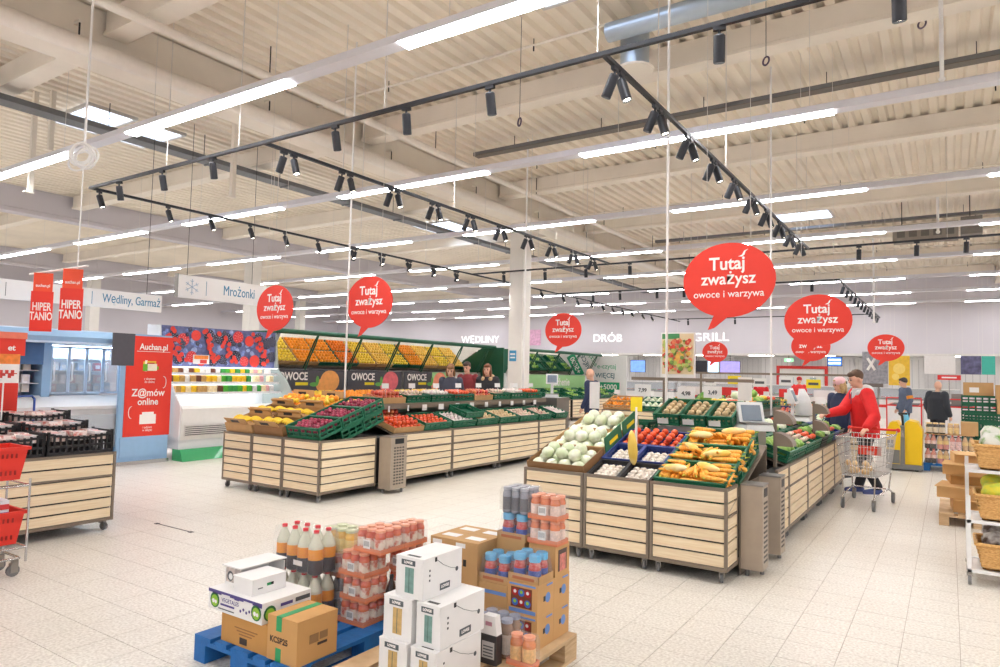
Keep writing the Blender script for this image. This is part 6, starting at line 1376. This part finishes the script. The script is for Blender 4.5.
for x in (.08, .48): MB().tube((x - .03, .1, .05), (x + .03, .1, .05), .05, RUBBER, 12).build('wheel', r)
for x in (.08, .4): MB().box(x, x + .12, .74, 1.4, .04, .09, GM).build('fork', r)
MB().path([(.26, .3, .82), (.26, .2, 1.0), (.2, .15, 1.05), (.34, .15, 1.05)], .018, DARK, 8).build('tiller', r)
# ---- bottles on a blue pallet
pallet('blue pallet under the bottle packs beside the pallet stacker', -.42, 15.1, BLUEP)
PINKB = mat('pink_bottle', (226, 150, 140), .2, var=.15, coat=.5); PLAB = mat('pink_label2', (236, 200, 196), .5, var=.3, scale=30); AMBER = mat('amber_bottle', (220, 180, 130), .2, var=.15, coat=.5); GOLD = mat('gold_label', (230, 196, 120), .5, var=.2, scale=30)
for k in range(4):
    for lv in range(2): bottle_pack('%s bottle pack on the blue pallet by the stacker, %s from left' % (['lower', 'upper'][lv], ORD[k]), -.40 + .195 * k, 15.14, PZ + .265 * lv, 2, 2, .046, .264, [PINKB, AMBER][k % 2], [PLAB, GOLD][k % 2], [DKLAB, PINKB, PLAB, AMBER][k], [REDCAP, BLACK][k % 2])
tag(MB().box(0, .78, 0, .3, 0, .012, CARD).build('slip_sheet', None, (-.4, 15.13, PZ + .531)), 'cardboard sheet on top of the bottle packs by the stacker', 'cardboard sheet')
jar_pack('dark jars topping the bottle pallet on the left', -.38, 15.16, PZ + .544, 3, 2, .05, .2, DKB, mat('cream_label', (226, 214, 190), .5, var=.2), GOLD, barcode=False); jar_pack('golden jars topping the bottle pallet on the right', -.04, 15.16, PZ + .544, 2, 2, .045, .2, AMBER, GOLD, GOLD, barcode=False)
tag(MB().box(0, .26, 0, .3, 0, .24, CARD).build('carton_box', None, (.17, 15.16, PZ + .544)), 'brown carton beside the golden jars', 'box')
# ---- folded green crates and cartons at the right edge
for c in range(2):
    for k in range(6):
        o = inst('stack_crate', crate_mesh(.6, .4, .165, GREENC), None, (.24 + .62 * c, 16.33, .004 + .174 * k)); tag(o, 'green crate in the %s empty stack at the right edge, %s from the floor' % (['left', 'right'][c], ORD[k]), 'crate', 'stacked empty green crates')
for k in range(2): tag(inst('stack_crate', crate_mesh(.6, .4, .165, GREENC), None, (.2, 16.75, 1.05 + .174 * k if False else .004 + .174 * (6 + k))), 'green crate behind the empty stack, %s visible above it' % ['lower', 'upper'][k], 'crate', 'stacked empty green crates')
for k in range(6): tag(inst('stack_crate', crate_mesh(.6, .4, .165, GREENC), None, (.2, 16.75, .004 + .174 * k)), 'green crate in the rear empty stack, %s from the floor' % ORD[k], 'crate', 'stacked empty green crates')
for k, (x0, x1, z0, z1, lab) in enumerate(((.24, .74, 1.4, 1.66, 'brown carton with a white label on the rear crate stack'), (.78, 1.5, 1.06, 1.34, 'wide brown carton on the right crate stack'), (.76, 1.5, 1.342, 1.62, 'brown carton with ring marks on the wide carton'))):
    y = 16.78 if k == 0 else 16.34; r = thing('carton_box', lab, 'box', (x0, y, z0)); MB().box(0, x1 - x0, 0, .38, 0, z1 - z0, CARD).build('box_body', r); MB().box(.1, .26, -.002, 0, .06, .16, PAPER).build('label', r)
    if k == 2:
        for q in range(3): g = MB(); disc(g, .12, .05 + .08 * q, .03, CARDD); disc(g, .12, .05 + .08 * q, .02, CARD, -.003); g.build('ring_mark', r)

# ================================================================== BACK OF THE HALL
COUNT = mat('counter_white', (236, 234, 232), .4, var=.02); CREDR = mat('counter_red', (220, 50, 46), .45); SLATEW = mat('slat_wall', (206, 204, 206), .6)
# slat wall panels in the recess
wr_ = bpy.data.objects['wall_recess']
for k in range(22):
    o = MB().box(0, 1.46, 0, .035, 0, 2.8, [SLATEW, RECW][k % 2]).build('panel', wr_, (-31 + 1.5 * k, WYR - .04, .02))
    for q in range(5): MB().box(.14 + .28 * q, .16 + .28 * q, -.006, 0, .1, 2.7, mat('panel_groove', (176, 174, 178), .6)).build('rib', o)
DL = mat('recess_downlight', (255, 250, 240), .4, var=0, emit=12.0)
for k in range(15):
    tag(MB().box(-.6, .6, -.12, .12, -.03, 0, DL).build('recess_light', None, (-28.5 + 2.9 * k, 37.2, 2.855)), 'flat ceiling light over the back counters, %s from left' % ORD[k], 'ceiling light', 'counter ceiling lights')
for k in range(9):
    x = -27 + 3.05 * k
    r = thing('deli_counter', 'white service counter with glass front along the back, %s from left' % ORD[k], 'counter', (x, 34.2, 0), 0, 'back service counters')
    MB().box(0, 3.0, .1, .9, 0, .85, COUNT).build('base', r); MB().box(0, 3.0, .06, .1, .5, .62, CREDR if k % 3 == 2 else COUNT).build('band', r); MB().box(0, 3.0, .05, .95, .85, .9, STEELP).build('worktop', r)
    MB().prism([(.1, .9), (.12, .9), (.34, 1.34), (.32, 1.34)], 2.96, 'x', .02, GLASS).build('glass_front', r); MB().box(.02, 2.98, .3, .9, 1.33, 1.36, COUNT).build('top_shelf', r); MB().box(.02, 2.98, .86, .9, .9, 1.33, COUNT).build('back', r)
    random.seed(k)
    for q in range(9): tag(MB().box(-.12, .12, -.16, .16, 0, .08, mat('deli_%d' % (q % 6), [(206, 90, 80), (230, 180, 150), (196, 60, 60), (236, 214, 170), (150, 80, 60), (120, 160, 70)][q % 6], .5, var=.25, scale=20)).prism([(-.13, 0), (.13, 0), (.14, .03), (-.14, .03)], .34, 'y', -.17, STEELP).build('food_tray', None, (x + .2 + .32 * q, 34.62, .901)), 'food tray in the %s back counter, %s from left' % (ORD[k], ORD[q]), 'food tray', 'food trays in the back counters')
# red-framed double door
r = thing('service_door', 'white double door in a thick red frame at the back', 'door', (-7.75, WYR - .2, 0)); W2 = 2.5
MB().box(0, .14, 0, .12, 0, 2.35, CREDR).box(W2 - .14, W2, 0, .12, 0, 2.35, CREDR).box(.14, W2 - .14, 0, .12, 2.2, 2.35, CREDR).build('door_frame', r)
for k in range(2):
    o = MB().box(.16 + 1.1 * k, 1.24 + 1.1 * k, .03, .08, .02, 2.18, WHITE).build('door_leaf', r); MB().box(.55 + 1.1 * k, .85 + 1.1 * k, .022, .03, 1.4, 1.75, mat('door_window', (176, 196, 206), .15)).build('door_window', o); MB().box(.16 + 1.1 * k, 1.24 + 1.1 * k, .02, .03, .02, .5, STEELP).build('kick_plate', o)
# menu screens
for k, (x0, x1, c, e, lab) in enumerate(((-12.0, -10.85, (30, 34, 46), 0, 'dark menu screen over the grill counter, left'), (-10.8, -10.2, (190, 220, 250), 1.6, 'pale blue menu screen over the grill counter, middle'), (-10.15, -9.1, (140, 130, 190), 1.2, 'violet menu screen over the grill counter, right'), (-13.0, -12.1, (150, 150, 200), 1.0, 'small violet screen behind the food poster'), (-15.2, -14.3, (110, 150, 220), 1.0, 'blue screen beyond the white end wall'))):
    r = thing('menu_screen', lab, 'screen', ((x0 + x1) / 2, 36.6, 1.85), 0, 'menu screens'); w = (x1 - x0) / 2
    MB().box(-w, w, 0, .05, 0, .68, BLACK).build('housing', r); MB().box(-w + .02, w - .02, -.004, 0, .02, .66, mat('screen_%d' % k, c, .3, var=.35, scale=5, emit=e)).build('display', r); MB().tube((0, .03, .68), (0, .03, 1.0), .015, DARK, 6).build('bracket', r)
r = thing('info_screen', 'small blue information screen hanging under the bulkhead', 'screen', (-4.55, 35.9, 2.3)); MB().box(-.33, .33, 0, .06, 0, .46, BLACK).build('housing', r); MB().box(-.3, .3, -.004, 0, .03, .43, mat('info_blue', (60, 110, 190), .3, var=0, emit=1.4)).build('display', r)
for q in range(2): MB().box(-.26, .26, -.006, -.0045, .1 + .16 * q, .19 + .16 * q, mat('info_text', (220, 235, 255), .4, var=0, emit=1.5)).build('text_line', r)
MB().tube((0, .03, .46), (0, .03, .555), .015, DARK, 6).build('bracket', r)
r = thing('exit_sign', 'small lit green and white exit sign near the red door frame', 'sign', (-6.6, 35.9, 2.5)); MB().box(-.2, .2, 0, .05, 0, .16, mat('exit_green', (130, 220, 150), .4, var=0, emit=1.5)).build('lamp_box', r); MB().box(-.07, .07, -.004, 0, .03, .13, mat('exit_white', (240, 255, 245), .4, var=0, emit=2.0)).build('pictogram', r); MB().tube((0, .03, .16), (0, .03, .355), .01, DARK, 6).build('bracket', r)
tag(MB().box(-.45, .45, 0, .06, 0, 2.1, mat('dark_door', (110, 100, 96), .6)).build('dark_door', None, (-3.2, WYR - .12, 0)), 'grey-brown plain door right of the red-framed door', 'door')
# posters on the right
TEALP = mat('teal_poster', (70, 190, 170), .5, var=.05); PH = mat('photo_dark', (96, 96, 130), .5, var=.6, scale=6); YP = mat('yellow_poster', (240, 196, 60), .5, var=.12, scale=8); SIL = mat('silver_poster', (150, 150, 156), .5, var=.35, scale=10)
for k, (x0, x1, z0, z1, mt, lab) in enumerate(((-2.75, -1.9, 1.55, 2.75, SIL, 'silver poster with white figures near the far right bubble sign'), (-1.88, -1.2, 1.5, 2.6, YP, 'yellow poster below the far right bubble sign'), (-.75, .2, 1.95, 2.6, PAPER, 'plain white board hanging above the checkouts'), (.35, .95, 1.95, 2.6, PH, 'dark photo poster above the checkouts, left of a teal one'), (.96, 1.35, 1.95, 2.6, TEALP, 'teal poster beside the dark photo poster'), (1.8, 2.3, 1.95, 2.6, PH, 'dark photo poster at the far right edge'), (2.31, 2.75, 1.95, 2.6, TEALP, 'teal poster at the far right edge'))):
    r = thing('hanging_poster', lab, 'poster', ((x0 + x1) / 2, 29.2 + .02 * k, z0), 0, 'posters on the right'); w = (x1 - x0) / 2; MB().box(-w, w, 0, .015, 0, z1 - z0, mt).build('sheet', r)
    for s in (-1, 1): MB().tube((s * w * .8, .008, z1 - z0), (s * w * .8, .008, ZD - .004 - z0), .004, WIREM, 4).build('suspension_wire', r)
MB().path([(-.25, -.01, .5), (.0, -.01, .95)], .05, SIGNWHITE, 6).path([(-.25, -.01, .95), (.0, -.01, .5)], .05, SIGNWHITE, 6).build('white_figure', bpy.data.objects['hanging_poster']); g = MB(); disc(g, .0, .62, .2, mat('gold_print', (250, 220, 120), .5), -.004); disc(g, -.12, .32, .12, MATS['gold_print'], -.004); g.build('gold_figures', bpy.data.objects['hanging_poster.001'])
r = thing('checkout_sign', 'small red sign with white lettering above the checkouts', 'sign', (.0, 23.4, 1.72)); MB().box(-.28, .28, 0, .02, 0, .14, CREDR).build('plate', r); MB().box(-.18, .18, -.003, 0, .05, .09, SIGNWHITE).build('print_line', r); MB().tube((0, .01, -1.72), (0, .01, 0), .012, CHROME, 6).build('post', r)
for k in range(5):
    x = -1.6 + 1.35 * k
    r = thing('checkout_counter', 'white checkout counter with red rail at the right, %s from left' % ORD[k], 'checkout', (x, 24.0 + .4 * (k % 2), 0), 0, 'checkout counters'); MB().box(0, .9, 0, 2.2, .05, .9, COUNT).build('cabinet', r); MB().box(0, .9, 0, 2.2, .9, .94, CREDR).build('belt_edge', r); MB().box(.08, .82, .1, 2.1, .94, .95, DARK).build('belt', r); MB().box(.1, .8, .1, 2.0, 0, .05, DARK).build('plinth', r)
    MB().path([(0, -.1, 0), (0, -.1, 1.15), (.9, -.1, 1.15), (.9, -.1, 0)], .018, CREDR, 8).build('guard_rail', r); MB().box(.3, .6, 1.2, 1.5, .95, 1.3, GREYM).build('till', r)
# tall white refrigerated shelves along the far left behind the freezers
for k in range(6):
    r = thing('tall_shelf', 'tall white shelf unit beyond the fruit wall, %s from left' % ORD[k], 'shelf', (-31 + 2.4 * k, 27.5, 0), 0, 'tall shelves beyond the fruit wall'); MB().box(0, 2.3, .45, .5, 0, 2.0, WHITE).build('back', r)
    for q in range(5): MB().box(0, 2.3, 0, .45, .1 + .42 * q, .13 + .42 * q, WHITE).build('shelf_board', r)
    for x in (0, 2.26): MB().box(x, x + .04, .4, .5, 0, 2.0, GREYM).build('upright', r)
# floor drain slots
for k, (px_, py_, a) in enumerate(((155, 523, 0), (193, 533, 0))):
    pass
fs = MB().box(0, .6, -.006, .006, 0, .002, DARK).box(-.02, .03, -.02, .02, 0, .003, DARK).box(.58, .63, -.02, .02, 0, .003, DARK).build('floor_channel', None, (-6.92, 4.06, 0), .0); tag(fs, 'thin dark cable channel let into the floor at the left', 'floor channel')

# ---- small notices and hanging bits
r = thing('column_notice', 'small blue notice fixed to the square column', 'notice', (-10.2, 16.105, 1.98)); MB().box(-.11, .11, 0, .01, 0, .3, mat('notice_blue', (60, 150, 196), .5)).build('sheet', r); MB().box(-.08, .08, -.002, 0, .17, .22, PAPER).box(-.08, .08, -.002, 0, .08, .12, PAPER).build('text_bars', r)
r = thing('column_board', 'white board on the square column below the notice', 'notice', (-10.14, 16.1, .95)); MB().box(-.12, .12, 0, .012, 0, .42, PAPER).build('sheet', r)
r = thing('pink_poster', 'pink patterned poster high on the back wall right of the column', 'poster', (-21.0, WY1 - .035, 3.35)); MB().box(-.45, .45, 0, .02, 0, .95, mat('pink_pattern', (226, 176, 206), .5, var=.25, scale=7)).build('sheet', r)
for k, (px_, py_, d) in enumerate(((519.5, 122, 9.5), (766, 61, 9.0), (922, 24, 9.0))):
    q = at(px_, py_, d); m = MB(); m.path([(.055 * math.cos(a), 0, .055 * math.sin(a)) for a in [2 * PI * i / 14 for i in range(15)]], .012, mat('violet_ring', (86, 70, 96), .5), 6)
    t = thing('hanging_ring', 'small dark violet ring hanging under the roof, %s from left' % ORD[k], 'ring', q, -.6, 'rings under the roof'); m.build('ring', t); MB().tube((0, 0, .06), (0, 0, ZD - .004 - q.z), .004, DARK, 4).build('wire', t)
for k, (px_, py_, d, rr) in enumerate(((942, 79, 7.5, .022), (938, 232, 17.0, .03), (874, 322, 22.0, .03))):
    q = at(px_, py_, d); tag(MB().tube((0, 0, 0), (0, 0, ZD - .004 - q.z), rr, POLE, 8).ball((0, 0, 0), rr * 1.6, POLE, 8, 6).build('drop_rod', None, q), 'white rod dropping from the roof at the right, %s of three' % ['nearest', 'second', 'farthest'][k], 'rod', 'white drop rods')
# ================================================================== CLUTTER BEHIND THE MIDDLE ISLAND
clut = [(-5.1, 13.4), (-4.15, 13.4), (-3.2, 13.4), (-2.25, 13.5)]
for k, (x, y) in enumerate(clut):
    stand('slatted produce table just behind the middle island, %s from left' % ORD[k], (x, y, 0), 0, .93, .85); T = frame_of((x, y, 0), 0)
    kd = [(LEM, .042, 'lemon'), (LET, .072, 'lettuce_head'), (ORA, .042, 'orange'), (CAB, .064, 'cabbage')][k]; kd2 = [(PALE, .036, 'turnip'), (LEB, .05, 'lemon'), (APP, .038, 'apple'), (LET, .072, 'lettuce_head')][k]
    for q in range(2):
        M = put_crate(T, .03, .41 * q, '%s crate on the table just behind the middle island, %s from left' % (['front', 'rear'][q], ORD[k]), .87, .39, .12, mt=[GREENC, CARD, GREENC, BLUEC][(k + q) % 4]); g = [kd, kd2][q]
        fill(M, .87, .39, .05, g[0], g[1], 26, g[2], '%s on %s near table, %s crate' % (g[2].replace('_', ' '), ORD[k], ['front', 'rear'][q]), g[2].split('_')[0], g[2] + ' on the near tables', layers=1)
    price_card(Vector((x + .25, y + .3, 1.2)), 0, 'white price card over the near table, %s from left, left card' % ORD[k], 2.6); price_card(Vector((x + .65, y + .5, 1.26)), .1, 'white price card over the near table, %s from left, right card' % ORD[k], 2.6)
r = thing('sign_rail', 'second taupe cross rail on posts behind the middle island', 'sign rail', (-4.4, 14.44, 0))
for x in (0, 2.9): MB().tube((x, 0, 0), (x, 0, 1.75), .025, TAUPE, 8).build('post', r)
MB().box(-.1, 3.0, -.02, .02, 1.72, 1.76, TAUPE).build('cross_rail', r)
for k in range(6):
    t = thing('hanging_price_sign', 'price sign on the second cross rail, %s from left' % ORD[k], 'price sign', (-4.2 + .5 * k, 14.40, 1.48 + .04 * (k % 2)), 0, 'hanging price signs'); MB().box(-.13, .13, -.003, .003, 0, .17, [PAPER, YELLOW, PAPER][k % 3]).build('card', t); MB().box(-.09, .09, -.005, -.003, .06, .11, INKG).build('print_line', t); MB().tube((0, 0, .17), (0, .02, 1.72 - t.location.z), .003, CHROME, 4).build('hook', t)
# tall white board standing at the east side of the middle island
r = thing('standing_board', 'narrow white board standing among the goods right of the scale', 'board', (-2.325, 9.6, 1.0)); MB().tube((0, 0, -1.0), (0, 0, .34), .012, TAUPE, 6).build('post', r); MB().box(-.09, .09, -.008, .008, .34, .66, PAPER).build('board', r)
# promotional crates of red goods in the far middle
for k in range(5):
    r = thing('promo_bin', 'red promotional bin in the far middle distance, %s from left' % ORD[k], 'bin', (-8.4 + 1.15 * k, 24.2 + .3 * (k % 2), 0), 0, 'red promotional bins'); MB().box(0, .9, 0, .7, 0, .8, [CREDR, COUNT][k % 2]).build('bin_body', r); MB().box(.0, .9, .69, .7, .8, 1.3, [COUNT, CREDR][k % 2]).build('back_card', r)
    for q in range(6): MB().box(.05 + .14 * q, .17 + .14 * q, .1, .5, .8, .9 + .05 * (q % 3), mat('bin_goods_%d' % (q % 4), [(240, 200, 60), (220, 60, 50), (240, 240, 236), (90, 160, 90)][q % 4], .5)).build('goods', r)
